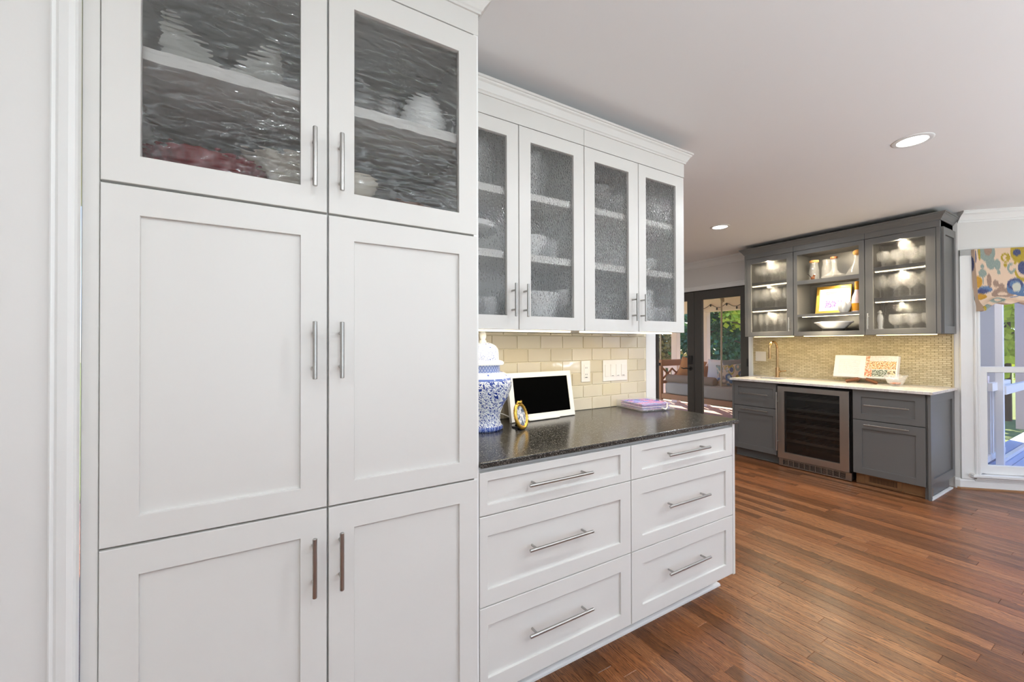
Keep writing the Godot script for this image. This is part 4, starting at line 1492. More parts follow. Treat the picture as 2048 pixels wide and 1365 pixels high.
func leaves(sd: int, n: int, c: Vector3, rad: Vector3, size: float, cone := false) -> MultiMesh:
	var r := RandomNumberGenerator.new()
	r.seed = sd
	var mb := MB.new()
	var a := Vector3(0, 0, 0); var b := Vector3(0.5, 0.45, 0.08); var d := Vector3(0, 1, 0); var e := Vector3(-0.5, 0.45, 0.08)
	mb.tri(a, b, d, Vector3(0.2, 0, 1).normalized(), Vector3(0.2, 0, 1).normalized(), Vector3(0.2, 0, 1).normalized())
	mb.tri(a, d, e, Vector3(-0.2, 0, 1).normalized(), Vector3(-0.2, 0, 1).normalized(), Vector3(-0.2, 0, 1).normalized())
	var mm := MultiMesh.new()
	mm.transform_format = MultiMesh.TRANSFORM_3D
	mm.mesh = mb.mesh(Vector3.ZERO)
	mm.instance_count = n
	for i in n:
		var p := Vector3(r.randfn(), r.randfn(), r.randfn()).normalized() * pow(r.randf(), 0.45)
		if cone:
			var h := pow(r.randf(), 1.3)
			var th := r.randf() * TAU
			var q := sqrt(r.randf_range(0.3, 1.0)) * (1.02 - h)
			p = Vector3(cos(th) * q, h * 2.0 - 1.0, sin(th) * q)
		var lump := 0.82 + 0.3 * sin(p.x * 7.0 + sd) * sin(p.y * 9.0) * sin(p.z * 8.0 + 1.0)
		var bs := Basis.from_euler(Vector3(r.randf_range(-1.2, 0.9), r.randf() * TAU, r.randf_range(-0.8, 0.8))).scaled(Vector3.ONE * size * r.randf_range(0.6, 1.4))
		mm.set_instance_transform(i, Transform3D(bs, c + p * rad * lump))
	return mm


func tree(called: String, label: String, at: Vector3, h: float, rad: Vector3, n: int, size: float, mt: Material, cone: bool, sd: int) -> void:
	var t := thing(called, label, "tree", at)
	var m := MB.new()
	m.tube([at, at + Vector3(0.03, h * 0.3, 0.02), at + Vector3(-0.03, h * 0.6, 0), at + Vector3(0, h * 0.95, 0)], [0.13, 0.1, 0.07, 0.02], 10)
	for k in 14:
		var y := h * (0.25 + 0.05 * k)
		var th := k * 2.4
		m.tube([at + Vector3(0, y, 0), at + Vector3(cos(th) * rad.x * 0.35, y + 0.15, sin(th) * rad.z * 0.35), at + Vector3(cos(th) * rad.x * 0.7, y + 0.2, sin(th) * rad.z * 0.7)], [0.035, 0.022, 0.008], 6)
	part(t, "trunk", m, M.bark)
	var o := MultiMeshInstance3D.new()
	o.name = "crown"
	o.multimesh = leaves(sd, n, Vector3(0, h - rad.y, 0), rad, size, cone)
	o.material_override = mt
	o.set_meta("kind", "stuff")
	t.add_child(o)


func cushion(mb: MB, t: Transform3D, w: float, h: float, d: float, puff := 0.5) -> void:
	var old := mb.t
	mb.t = t
	for sgn in [1.0, -1.0]:
		var P := []; var H := []; var U := []
		for j in 17:
			var row := []; var hr := []; var ur := []
			for i in 17:
				var u := i / 8.0 - 1.0; var v := j / 8.0 - 1.0
				var q := pow(maxf(0.0, (1.0 - pow(absf(u), 3.0)) * (1.0 - pow(absf(v), 3.0))), puff)
				var pin := 1.0 - 0.07 * (1.0 - u * u) * absf(v) - 0.0
				row.append(Vector3(u * w * 0.5 * (1.0 - 0.06 * (1.0 - v * v)), v * h * 0.5 * pin, sgn * d * 0.5 * q)); hr.append(Vector3(0, 0, sgn)); ur.append(Vector2(u * 0.4 + 0.45, -v * 0.4 + 0.45))
			P.append(row); H.append(hr); U.append(ur)
		mb.skin(P, H, U)
	mb.t = old


func slab_cushion(mb: MB, c: Vector3, s: Vector3, r: float) -> void:
	# a soft box: superellipsoid
	var P := []; var H := []
	for j in 15:
		var ph := PI * j / 14.0 - PI / 2
		var row := []; var hr := []
		for i in 33:
			var th := TAU * (i % 32) / 32.0
			var f := func(x: float, e: float) -> float: return signf(x) * pow(absf(x), e)
			var cp: float = f.call(cos(ph), r); var sp: float = f.call(sin(ph), r)
			row.append(c + Vector3(cp * f.call(cos(th), r) * s.x * 0.5, sp * s.y * 0.5, cp * f.call(sin(th), r) * s.z * 0.5))
			hr.append(Vector3(cos(ph) * cos(th), sin(ph), cos(ph) * sin(th)))
		P.append(row); H.append(hr)
	mb.skin(P, H)


func build_outside() -> void:
	var m := MB.new()
	m.box(-40, -0.7, -60, 80, -0.6, 60, 0.0)
	struct("ground", m, M.ground, "green garden ground beyond the porch", "ground")
	# porch deck of boards
	m = MB.new()
	m.box(5.47, -0.6, -8.0, 8.4, -0.09, -1.35, 0.0)
	var dk := struct("floor_porch", m, M.deck, "reddish brown porch deck outside the dark double doors", "deck")
	for k in 20:
		m = MB.new()
		m.box(5.47 + k * 0.1465, -0.09, -8.0, 5.47 + k * 0.1465 + 0.141, -0.06, -1.35, 0.003)
		part(dk, "plank", m, M.deck)
	m = MB.new()
	m.box(6.32, -0.6, -1.33, 10.5, -0.075, 3.0, 0.0)
	var bd := struct("floor_deck", m, M.bluedeck, "blue-grey painted deck outside the bay window", "deck")
	for k in 14:
		m = MB.new()
		m.box(6.32, -0.075, -1.33 + k * 0.1465, 10.5, -0.05, -1.33 + k * 0.1465 + 0.142, 0.003)
		part(bd, "plank", m, M.bluedeck)
	# porch roof, beam, posts
	m = MB.new()
	m.box(5.47, 2.30, -8.2, 8.6, 2.38, -1.30, 0.0)
	struct("ceiling_porch", m, M.porchceil, "pinkish painted porch ceiling", "ceiling")
	m = MB.new()
	m.box(8.1, 1.975, -8.2, 8.3, 2.30, -1.30, 0.004)
	struct("beam", m, M.porchwhite, "pale painted porch beam above the railing", "beam")
	for q in [[5.47, "pale porch post right of the swing rope"], [6.22, "pale porch post behind the orange cushion"], [3.4, "pale porch post hidden behind the bar"]]:
		m = MB.new()
		m.box(8.14, -0.06, -q[0] - 0.075, 8.27, 1.975, -q[0] + 0.075, 0.004)
		solo("porch_post", m, M.porchwhite, q[1], "post", g(8.2, -0.06, q[0]), "porch posts")
	var t := thing("porch_railing", "pale porch railing with square balusters below the green trees", "railing", g(8.2, -0.06, 4.8))
	m = MB.new()
	m.box(8.16, 0.80, -8.0, 8.25, 0.86, -1.4, 0.004)
	m.box(8.18, 0.72, -8.0, 8.23, 0.80, -1.4, 0.002)
	part(t, "top_rail", m, M.porchwhite)
	m = MB.new()
	m.box(8.17, 0.02, -8.0, 8.24, 0.08, -1.4, 0.003)
	part(t, "bottom_rail", m, M.porchwhite)
	for k in 46:
		m = MB.new()
		m.box(8.185, 0.08, -7.8 + k * 0.138, 8.223, 0.72, -7.8 + k * 0.138 + 0.038, 0.002)
		part(t, "baluster", m, M.porchwhite)
	# hanging daybed
	var A := 6.6
	t = thing("daybed_swing", "wooden hanging daybed with brown cushions on the porch", "swing", g(6.95, 0.25, 4.6))
	m = MB.new()
	m.box(A, 0.24, -5.35, A + 0.75, 0.335, -3.75, 0.006)
	part(t, "base", m, M.wood)
	m = MB.new()
	slab_cushion(m, g(A + 0.36, 0.445, 4.52), Vector3(0.74, 0.23, 1.6), 0.28)
	part(t, "mattress", m, M.linen)
	m = MB.new()
	m.box(A - 0.01, 0.2, -5.41, A + 0.055, 0.93, -5.33, 0.006)
	m.box(A + 0.70, 0.2, -5.41, A + 0.765, 0.93, -5.33, 0.006)
	m.box(A - 0.01, 0.86, -5.42, A + 0.765, 0.98, -5.32, 0.008)
	m.box(A + 0.05, 0.52, -5.40, A + 0.70, 0.575, -5.34, 0.006)
	m.tube([g(A + 0.05, 0.58, 5.37), g(A + 0.37, 0.80, 5.37), g(A + 0.70, 0.58, 5.37)], 0.02, 10)
	m.tube([g(A + 0.05, 0.84, 5.37), g(A + 0.37, 0.62, 5.37), g(A + 0.70, 0.84, 5.37)], 0.02, 10)
	part(t, "end_frame", m, M.wood)
	m = MB.new()
	m.box(A + 0.72, 0.34, -5.35, A + 0.76, 0.86, -3.75, 0.006)
	part(t, "back_board", m, M.wood)
	for q in [[g(A + 0.03, 0.3, 5.38), "rope holding the far left corner of the porch daybed"], [g(6.72, 0.3, 4.19), "pale rope with a knot at the beam holding the porch daybed"]]:
		m = MB.new()
		var top := Vector3(q[0].x, 2.06, q[0].z + 0.015)
		m.tube([q[0], q[0].lerp(top, 0.5), top], 0.0145, 10)
		m.tube([top + Vector3(0, -0.05, 0.012), top + Vector3(0.03, -0.02, 0.01), top + Vector3(0, 0.02, -0.02), top + Vector3(-0.03, 0.0, 0.012), top + Vector3(0.02, -0.045, 0.02), top + Vector3(0, 0.24, 0)], 0.02, 10)
		solo("hanging_rope", m, M.rope, q[1], "rope", q[0])
	m = MB.new()
	m.rod(g(A + 0.13, 0.62, 5.28), g(A + 0.13, 0.62, 4.30), 0.083, 24)
	solo("bolster_cushion", m, M.taupe, "long brown bolster along the front edge of the porch daybed", "cushion", g(A + 0.13, 0.62, 4.8))
	m = MB.new()
	cushion(m, Transform3D(Basis.from_euler(Vector3(-0.35, 2.3, 0.25)), g(A + 0.45, 0.80, 5.0)), 0.46, 0.44, 0.18)
	solo("throw_pillow", m, M.orange, "orange throw pillow at the wooden end of the porch daybed", "pillow", g(A + 0.45, 0.80, 5.0))
	m = MB.new()
	cushion(m, Transform3D(Basis.from_euler(Vector3(-0.3, -1.25, 0.12)), g(A + 0.34, 0.745, 4.16)), 0.44, 0.40, 0.16)
	solo("throw_pillow", m, M.cloth, "flower patterned throw pillow on the porch daybed", "pillow", g(A + 0.34, 0.745, 4.16))
	m = MB.new()
	cushion(m, Transform3D(Basis.from_euler(Vector3(-0.2, -1.4, 0.0)), g(A + 0.58, 0.79, 4.5)), 0.46, 0.44, 0.16)
	solo("throw_pillow", m, M.whitecloth, "white throw pillow behind the flower patterned pillow on the daybed", "pillow", g(A + 0.58, 0.79, 4.5))
	m = MB.new()
	cushion(m, Transform3D(Basis.from_euler(Vector3(-0.2, -1.2, 0.1)), g(A + 0.62, 0.82, 4.25)), 0.40, 0.40, 0.14)
	solo("throw_pillow", m, M.greycloth, "grey-brown throw pillow beside the rope on the daybed", "pillow", g(A + 0.62, 0.82, 4.25))
	# string lights under the beam
	t = thing("string_lights", "dark string of small bulbs hung along the porch beam", "string lights", g(8.05, 2.0, 4.9))
	m = MB.new()
	var pts := []
	for k in 25:
		pts.append(g(8.06, 2.13 - 0.09 * absf(sin(k * 0.62)), 5.6 - k * 0.07))
	m.tube(pts, 0.006, 6)
	part(t, "cable", m, M.iron)
	for k in [2, 5, 7, 10, 13, 17, 20]:
		m = MB.new()
		m.ball(pts[k] + Vector3(0, -0.03, 0), 0.018, 0.028, 0.018, 10, 7)
		part(t, "bulb", m, M.iron)
	# trees beyond the porch
	tree("conifer_tree", "dense blue-green conifer beyond the porch railing", g(12.6, -0.6, 8.3), 7.0, Vector3(1.9, 3.6, 1.9), 9000, 0.13, M.leafa, true, 3)
	tree("conifer_tree", "second blue-green conifer beyond the porch, behind the daybed", g(13.6, -0.6, 10.6), 6.5, Vector3(2.0, 3.4, 2.0), 8000, 0.13, M.leafa, true, 4)
	tree("leafy_tree", "sunlit yellow-green leafy tree seen at the upper right of the door glass", g(12.3, -0.6, 6.8), 5.2, Vector3(1.25, 1.7, 1.25), 2600, 0.14, M.leafc, false, 5)
	tree("leafy_tree", "mid-green leafy tree far behind the conifers", g(17.5, -0.6, 11.0), 8.0, Vector3(4.2, 3.9, 3.4), 9000, 0.22, M.leafb, false, 6)
	tree("leafy_tree", "brownish shrub-like tree seen through the left door glass", g(10.2, -0.6, 8.6), 3.3, Vector3(1.0, 1.5, 0.9), 2600, 0.11, M.leafd, false, 8)
	tree("leafy_tree", "bright green tree seen through the gap beside the white deck post", g(15.5, -0.6, 2.4), 7.0, Vector3(2.6, 3.4, 2.6), 6000, 0.2, M.leafc, false, 9)
	# outside the bay window
	m = MB.new()
	m.box(5.48, -0.09, -1.52, 8.95, 2.5, -1.42, 0.0)
	struct("wall_porch", m, M.siding, "brown-grey stuccoed porch wall seen left in the bay window", "wall")
	m = MB.new()
	m.box(10.4, -0.09, -1.49, 10.55, 3.2, 4.0, 0.0)
	struct("wall_house", m, M.sidingfar, "grey house wall with a curtained window beyond the deck", "wall")
	m = mbt(Transform3D(Basis(Vector3(0, 0, 1), Vector3.UP, Vector3(-1, 0, 0)), Vector3(10.4, 0, 0)))
	m.ring(-1.36, 0.5, -0.55, 1.95, -1.30, 0.56, -0.61, 1.89, 0.0, 0.04, 0.004)
	m.box(-1.30, 1.20, 0.005, -0.61, 1.24, 0.03, 0.002)
	var w := struct("window_5", m, M.sidingfar, "curtained window of the grey house wall beyond the deck", "window")
	m = mbt(Transform3D(Basis(Vector3(0, 0, 1), Vector3.UP, Vector3(-1, 0, 0)), Vector3(10.4, 0, 0)))
	var P := []; var H := []
	for j in 2:
		var row := []; var hr := []
		for i in 61:
			row.append(Vector3(-1.30 + 0.69 * i / 60.0, 0.56 + 1.33 * j, 0.012 + 0.008 * sin(i * 1.1)))
			hr.append(Vector3.BACK)
		P.append(row); H.append(hr)
	m.skin(P, H)
	part(w, "curtain", m, M.bluedeck)
	t = thing("deck_railing", "white deck railing with thin balusters seen in the lower bay window", "railing", g(7.5, -0.05, 1.16))
	m = MB.new()
	m.box(6.70, 0.775, -1.155, 7.55, 0.865, -1.115, 0.003)
	m.box(6.70, -0.02, -1.225, 7.62, 0.045, -1.17, 0.003)
	part(t, "rails", m, M.trim)
	for k in 5:
		m = MB.new()
		m.box(6.98 + k * 0.115, 0.03, -1.205, 7.005 + k * 0.115, 0.79, -1.18, 0.002)
		part(t, "baluster", m, M.trim)
	m = MB.new()
	m.box(7.0, 0.725, -1.105, 10.3, 0.82, -1.065, 0.003)
	m.box(7.1, -0.045, -1.145, 10.3, -0.005, -1.10, 0.003)
	part(t, "long_rail", m, M.trim)
	m = MB.new()
	m.box(6.92, -0.05, -1.135, 6.975, 2.5, -1.075, 0.003)
	solo("deck_post", m, M.trim, "slim white deck post at the left of the bay window view", "post", g(6.95, -0.05, 1.1), "white deck posts")
	m = MB.new()
	m.box(9.0, -0.05, -1.125, 9.05, 2.5, -1.075, 0.003)
	solo("deck_post", m, M.trim, "slim white deck post at the right of the bay window view", "post", g(9.02, -0.05, 1.1), "white deck posts")


func pts(a: Array) -> Array:   # flat list of radius, height pairs
	var o := []
	for i in range(0, a.size(), 2):
		o.append(Vector2(a[i], a[i + 1]))
	return o


func vessel(called: String, label: String, cat: String, at: Vector3, prof: Array, mt: Material, group := "", mod = null, segs := 32) -> MeshInstance3D:
	var m := MB.new()
	m.lathe(pts(prof), segs, at, mod)
	return solo(called, m, mt, label, cat, at, group)


func scallop(n: float, amp: float, k0: int, lift := 0.0) -> Callable:
	return func(th: float, k: int) -> Vector2:
		if k < k0:
			return Vector2(1, 0)
		return Vector2(1.0 + amp * cos(th * n), lift * cos(th * n))


const WINE := [0.0, 0.0, 0.034, 0.0, 0.034, 0.0025, 0.012, 0.006, 0.0045, 0.014, 0.004, 0.08, 0.008, 0.092, 0.026, 0.105, 0.038, 0.13, 0.040, 0.155, 0.033, 0.20, 0.032, 0.20]
const FLUTE := [0.0, 0.0, 0.031, 0.0, 0.031, 0.0025, 0.010, 0.006, 0.004, 0.014, 0.004, 0.09, 0.012, 0.105, 0.024, 0.14, 0.026, 0.18, 0.022, 0.225, 0.021, 0.225]
const BALLOON := [0.0, 0.0, 0.036, 0.0, 0.036, 0.0025, 0.012, 0.006, 0.0045, 0.014, 0.0045, 0.07, 0.014, 0.082, 0.044, 0.11, 0.052, 0.145, 0.045, 0.19, 0.036, 0.215, 0.035, 0.215]
const TUMBLER := [0.0, 0.0, 0.030, 0.0, 0.033, 0.004, 0.037, 0.05, 0.039, 0.094, 0.036, 0.095, 0.033, 0.05, 0.029, 0.014, 0.0, 0.013]
const GOBLET := [0.0, 0.0, 0.034, 0.0, 0.033, 0.006, 0.010, 0.014, 0.009, 0.04, 0.018, 0.052, 0.042, 0.075, 0.048, 0.11, 0.044, 0.15, 0.041, 0.15, 0.044, 0.11, 0.038, 0.078, 0.0, 0.06]
const VASE := [0.0, 0.0, 0.040, 0.0, 0.042, 0.006, 0.030, 0.03, 0.036, 0.09, 0.046, 0.15, 0.052, 0.20, 0.048, 0.20, 0.042, 0.15, 0.032, 0.09, 0.026, 0.03, 0.0, 0.02]


func fill_pantry() -> void:
	var F := 1.701
	var S := 1.999
	vessel("scalloped_bowl", "dark red fluted bowl behind the top left pantry door", "bowl", g(-0.142, F, 1.50), [0.0, 0.0, 0.075, 0.0, 0.08, 0.008, 0.115, 0.05, 0.138, 0.098, 0.15, 0.122, 0.145, 0.124, 0.132, 0.10, 0.108, 0.054, 0.072, 0.016, 0.0, 0.014], M.redgls, "", scallop(28.0, 0.03, 3, 0.0035), 112)
	vessel("scalloped_bowl", "white scalloped bowl beside the dark red bowl in the pantry", "bowl", g(0.075, F, 1.60), [0.0, 0.0, 0.06, 0.0, 0.065, 0.012, 0.06, 0.03, 0.095, 0.09, 0.128, 0.155, 0.15, 0.20, 0.145, 0.203, 0.122, 0.158, 0.09, 0.094, 0.05, 0.035, 0.0, 0.03], M.ivory, "", scallop(12.0, 0.045, 5, 0.006), 96)
	# upper shelf
	var t := thing("leaf_dish", "grey-white leaf shaped dish standing on the upper left pantry shelf", "dish", g(-0.10, S, 1.56))
	for sd in [-1.0, 1.0]:
		var m := MB.new()
		var P := []; var H := []
		for j in 17:
			var row := []; var hr := []
			var v := j / 16.0
			for i in 13:
				var u := i / 6.0 - 1.0
				var wd := 0.075 * sin(PI * pow(v, 0.75) * 0.93 + 0.2) * (1.0 + 0.06 * sin(v * 40.0))
				var q := Vector3(u * wd, v * 0.27, 0.05 * v * v + 0.03 * u * u)
				var b := Basis(Vector3.BACK, -sd * 0.42)
				row.append(g(-0.10 + sd * 0.03, S + 0.004, 1.56) + b * q); hr.append(Vector3(0, 0, 1))
			P.append(row); H.append(hr)
		m.skin(P, H)
		part(t, "leaf", m, M.whitecer)
	t = thing("cake_dome", "clear glass cake dome with knob on the upper left pantry shelf", "cake dome", g(0.055, S, 1.56))
	var c := g(0.055, S, 1.56)
	var m := MB.new()
	m.lathe(pts([0.0, 0.0, 0.10, 0.0, 0.105, 0.006, 0.0, 0.008]), 40, c)
	part(t, "plate", m, M.clear)
	m = MB.new()
	m.lathe(pts([0.095, 0.009, 0.096, 0.11, 0.088, 0.155, 0.06, 0.185, 0.012, 0.2]), 40, c)
	part(t, "dome", m, M.crystal)
	m = MB.new()
	m.ball(c + Vector3(0, 0.222, 0), 0.022, 0.022, 0.022)
	part(t, "knob", m, M.crystal)
	t = thing("glass_jar", "clear lidded glass jar on the upper right pantry shelf", "jar", g(0.275, S, 1.44))
	c = g(0.275, S, 1.44)
	m = MB.new()
	m.lathe(pts([0.0, 0.0, 0.05, 0.0, 0.055, 0.008, 0.056, 0.11, 0.046, 0.135, 0.042, 0.14]), 32, c)
	part(t, "body", m, M.crystal)
	m = MB.new()
	m.lathe(pts([0.05, 0.141, 0.05, 0.15, 0.03, 0.168, 0.0, 0.175]), 32, c)
	m.ball(c + Vector3(0, 0.187, 0), 0.014, 0.014, 0.014)
	part(t, "lid", m, M.crystal)
	var k := 0
	for q in [[0.355, 1.40], [0.375, 1.48], [0.33, 1.52]]:
		vessel("glass_cup", ["small cut-glass cup between glass jar and white pitcher, front", "small cut-glass cup behind the front cup beside the white pitcher", "small cut-glass cup behind the lidded glass jar"][k], "cup", g(q[0], S, q[1]), [0.0, 0.0, 0.026, 0.0, 0.028, 0.006, 0.012, 0.02, 0.03, 0.05, 0.036, 0.115, 0.032, 0.115, 0.026, 0.055, 0.0, 0.04], M.crystal, "cut-glass cups in the pantry", scallop(14.0, 0.03, 3), 56)
		k += 1
	t = thing("pitcher", "white ribbed beehive pitcher with loop handle on the upper right pantry shelf", "pitcher", g(0.472, S, 1.38))
	c = g(0.472, S, 1.38)
	m = MB.new()
	var pr := [Vector2(0, 0), Vector2(0.078, 0), Vector2(0.083, 0.006)]
	for i in 15:
		var v := i / 14.0
		var r := 0.084 * sqrt(1.0 - pow(v * 0.84, 2.4))
		pr.append(Vector2(r, 0.012 + v * 0.125)); pr.append(Vector2(r - 0.0028, 0.012 + v * 0.125 + 0.0045))
	pr.append(Vector2(0.034, 0.148)); pr.append(Vector2(0.030, 0.148)); pr.append(Vector2(0.03, 0.12))
	m.lathe(pr, 40, c)
	part(t, "body", m, M.porc)
	m = MB.new()
	m.tube([c + Vector3(0.066, 0.108, 0), c + Vector3(0.088, 0.128, 0), c + Vector3(0.108, 0.124, 0), c + Vector3(0.116, 0.095, 0), c + Vector3(0.108, 0.06, 0), c + Vector3(0.082, 0.04, 0)], 0.0062, 10)
	part(t, "handle", m, M.porc)
	# lower right
	t = thing("glass_platter", "large round clear glass platter on foot in the lower right pantry compartment", "platter", g(0.42, F, 1.56))
	c = g(0.42, F, 1.56)
	m = MB.new()
	m.lathe(pts([0.0, 0.0, 0.07, 0.0, 0.072, 0.006, 0.016, 0.02, 0.014, 0.20, 0.03, 0.222, 0.10, 0.228, 0.168, 0.243, 0.172, 0.248, 0.166, 0.248, 0.10, 0.234, 0.0, 0.23]), 56, c)
	part(t, "platter", m, M.clear)
	vessel("glass_plate", "wide clear glass plate below the footed glass platter in the pantry", "plate", g(0.45, F + 0.088, 1.52), [0.0, 0.0, 0.10, 0.0, 0.16, 0.022, 0.163, 0.026, 0.158, 0.027, 0.10, 0.006, 0.0, 0.005], M.clear, "", null, 56)
	t = thing("woven_basket", "low brown woven basket under the glass plates in the pantry", "basket", g(0.45, F, 1.52))
	c = g(0.45, F, 1.52)
	for i in 9:
		m = MB.new()
		var P := []
		for j in 49:
			var th := TAU * (j % 48) / 48.0
			var r := 0.118 + i * 0.002 + 0.003 * sin(th * 24.0 + PI * i)
			P.append(c + Vector3(cos(th) * r, 0.006 + i * 0.0095, sin(th) * r))
		m.tube(P, 0.0052, 8, false)
		part(t, "strand", m, M.darkwood)
	m = MB.new()
	m.lathe(pts([0.0, 0.001, 0.115, 0.001, 0.115, 0.004, 0.0, 0.004]), 32, c)
	part(t, "bottom", m, M.darkwood)
	vessel("serving_bowl", "ivory bowl with tan foot in the lower right pantry corner", "bowl", g(0.235, F, 1.42), [0.0, 0.0, 0.04, 0.0, 0.042, 0.012, 0.03, 0.02, 0.05, 0.05, 0.075, 0.09, 0.095, 0.128, 0.092, 0.131, 0.07, 0.094, 0.044, 0.052, 0.0, 0.035], M.ivory)


func fill_run_uppers() -> void:
	var A := 1.986; var B := 1.708; var C := 1.4125
	var d1 := "behind the first rain-glass door"
	var d2 := "behind the second rain-glass door"
	var d3 := "behind the third rain-glass door"
	var d4 := "behind the last rain-glass door"
	var k := 0
	for q in [[0.80, 1.63], [0.872, 1.68], [0.72, 1.70]]:
		vessel("glass_vase", ["clear glass vase, front one, on the top shelf ", "clear glass vase, rear right one, on the top shelf ", "clear glass vase, rear left one, on the top shelf "][k] + d1, "vase", g(q[0], A, q[1]), VASE, M.crystal, "clear vases", scallop(10.0, 0.02, 2), 50)
		k += 1
	var t := thing("cake_stand", "white cake stand on the middle shelf " + d1, "cake stand", g(0.772, B, 1.665))
	var c := g(0.772, B, 1.665)
	var m := MB.new()
	m.lathe(pts([0.0, 0.0, 0.05, 0.0, 0.052, 0.006, 0.02, 0.02, 0.016, 0.07, 0.03, 0.088, 0.0, 0.088]), 32, c)
	part(t, "foot", m, M.porc)
	m = MB.new()
	m.lathe(pts([0.0, 0.088, 0.115, 0.092, 0.13, 0.097, 0.131, 0.118, 0.127, 0.118, 0.125, 0.104, 0.0, 0.102]), 48, c)
	part(t, "plate", m, M.porc)
	for q in [[0.68, 1.60], [0.765, 1.60], [0.85, 1.60], [0.71, 1.69], [0.80, 1.69], [0.88, 1.69], [0.68, 1.78], [0.77, 1.78], [0.86, 1.78]]:
		vessel("crystal_tumbler", "cut crystal tumbler on the bottom shelf " + d1, "tumbler", g(q[0], C, q[1]), TUMBLER, M.crystal, "crystal tumblers by the pantry", scallop(12.0, 0.04, 2), 48)
	k = 0
	for q in [[1.075, 1.61], [1.15, 1.67]]:
		vessel("crystal_vase", ["cut crystal vase, left front, on the top shelf ", "cut crystal vase, right rear, on the top shelf "][k] + d2, "vase", g(q[0], A, q[1]), VASE, M.crystal, "crystal vases", scallop(14.0, 0.05, 2), 56)
		k += 1
	vessel("serving_bowl", "pale pearly bowl on the middle shelf " + d2, "bowl", g(1.085, B, 1.65), [0.0, 0.0, 0.04, 0.0, 0.042, 0.008, 0.06, 0.03, 0.086, 0.075, 0.09, 0.098, 0.086, 0.099, 0.08, 0.075, 0.05, 0.03, 0.0, 0.018], M.porc)
	k = 0
	for q in [[1.195, 1.62], [1.24, 1.68], [1.19, 1.72]]:
		vessel("crystal_tumbler", "cut crystal tumbler beside the pearly bowl " + d2, "tumbler", g(q[0], B, q[1]), TUMBLER, M.crystal, "crystal tumblers beside the pearly bowl", scallop(12.0, 0.04, 2), 48)
	# white woven bowl: a lattice of crossing strands
	t = thing("woven_bowl", "large white woven-texture bowl on the bottom shelf " + d2, "bowl", g(1.115, C, 1.69))
	c = g(1.115, C, 1.69)
	m = MB.new()
	m.lathe(pts([0.0, 0.0, 0.11, 0.0, 0.115, 0.006, 0.13, 0.07, 0.148, 0.13, 0.143, 0.132, 0.126, 0.07, 0.11, 0.01, 0.0, 0.008]), 48, c)
	part(t, "body", m, M.porc)
	for sd in [1.0, -1.0]:
		m = MB.new()
		for i in 28:
			var path := []
			for j in 7:
				var v := j / 6.0
				var th: float = TAU * i / 28.0 + sd * v * 0.55
				var r := lerpf(0.117, 0.149, v)
				path.append(c + Vector3(cos(th) * r, 0.006 + v * 0.122, sin(th) * r))
			m.tube(path, 0.0028, 6, false)
		part(t, "lattice", m, M.porc, "", "stuff")
	for q in [[1.25, 1.60], [1.27, 1.74], [1.21, 1.82]]:
		vessel("crystal_goblet", "crystal goblet right of the white woven bowl " + d2, "goblet", g(q[0], C, q[1]), GOBLET, M.crystal, "crystal goblets by the woven bowl", scallop(12.0, 0.04, 4), 48)
	# third door
	t = thing("crystal_bowl", "cut crystal bowl with dark dried twigs on the top shelf " + d3, "bowl", g(1.50, A, 1.66))
	c = g(1.50, A, 1.66)
	m = MB.new()
	m.lathe(pts([0.0, 0.0, 0.05, 0.0, 0.052, 0.008, 0.085, 0.05, 0.103, 0.11, 0.104, 0.13, 0.10, 0.13, 0.08, 0.055, 0.0, 0.02]), 60, c, scallop(15.0, 0.03, 3))
	part(t, "body", m, M.crystal)
	m = MB.new()
	for i in 26:
		var th := i * 2.399
		var r := 0.02 + 0.055 * fmod(i * 0.37, 1.0)
		var o := c + Vector3(cos(th) * r, 0.09, sin(th) * r)
		m.tube([o, o + Vector3(cos(th) * 0.012, 0.05, sin(th) * 0.012), o + Vector3(cos(th) * 0.03, 0.07 + 0.035 * fmod(i * 0.61, 1.0), sin(th) * 0.03)], [0.004, 0.006, 0.001], 6)
	part(t, "twigs", m, M.iron, "", "stuff")
	for q in [[1.63, 1.60], [1.66, 1.68]]:
		vessel("crystal_tumbler", "cut crystal tumbler right of the bowl with twigs", "tumbler", g(q[0], A, q[1]), TUMBLER, M.crystal, "crystal tumblers by the twig bowl", scallop(12.0, 0.04, 2), 48)
	for q in [[1.60, 1.60], [1.655, 1.60], [1.66, 1.66]]:
		vessel("salt_cellar", "tiny clear glass dish on the middle shelf " + d3, "dish", g(q[0], B, q[1]), [0.0, 0.0, 0.022, 0.0, 0.026, 0.012, 0.03, 0.05, 0.026, 0.05, 0.02, 0.014, 0.0, 0.012], M.crystal, "tiny glass dishes", scallop(9.0, 0.04, 1), 36)
	for i in 6:
		vessel("plate", ["lowest white plate of the stack ", "second white plate from the bottom of the stack ", "third white plate from the bottom of the stack ", "third white plate from the top of the stack ", "second white plate from the top of the stack ", "topmost white plate of the stack "][i] + d3, "plate", g(1.485, C + i * 0.0135, 1.67), [0.0, 0.0, 0.08, 0.0, 0.084, 0.003, 0.13, 0.017, 0.134, 0.020, 0.13, 0.021, 0.083, 0.008, 0.0, 0.006], M.porc, "stacked white plates", null, 48)
	vessel("glass_vase", "smoky clear glass vase beside the plate stack", "vase", g(1.63, C, 1.74), VASE, M.clear, "", null, 40)
	# fourth door
	for q in [[1.86, 1.62], [1.935, 1.65]]:
		vessel("crystal_goblet", "crystal goblet on the top shelf " + d4, "goblet", g(q[0], A, q[1]), GOBLET, M.crystal, "crystal goblets at the open end", scallop(12.0, 0.05, 4), 48)
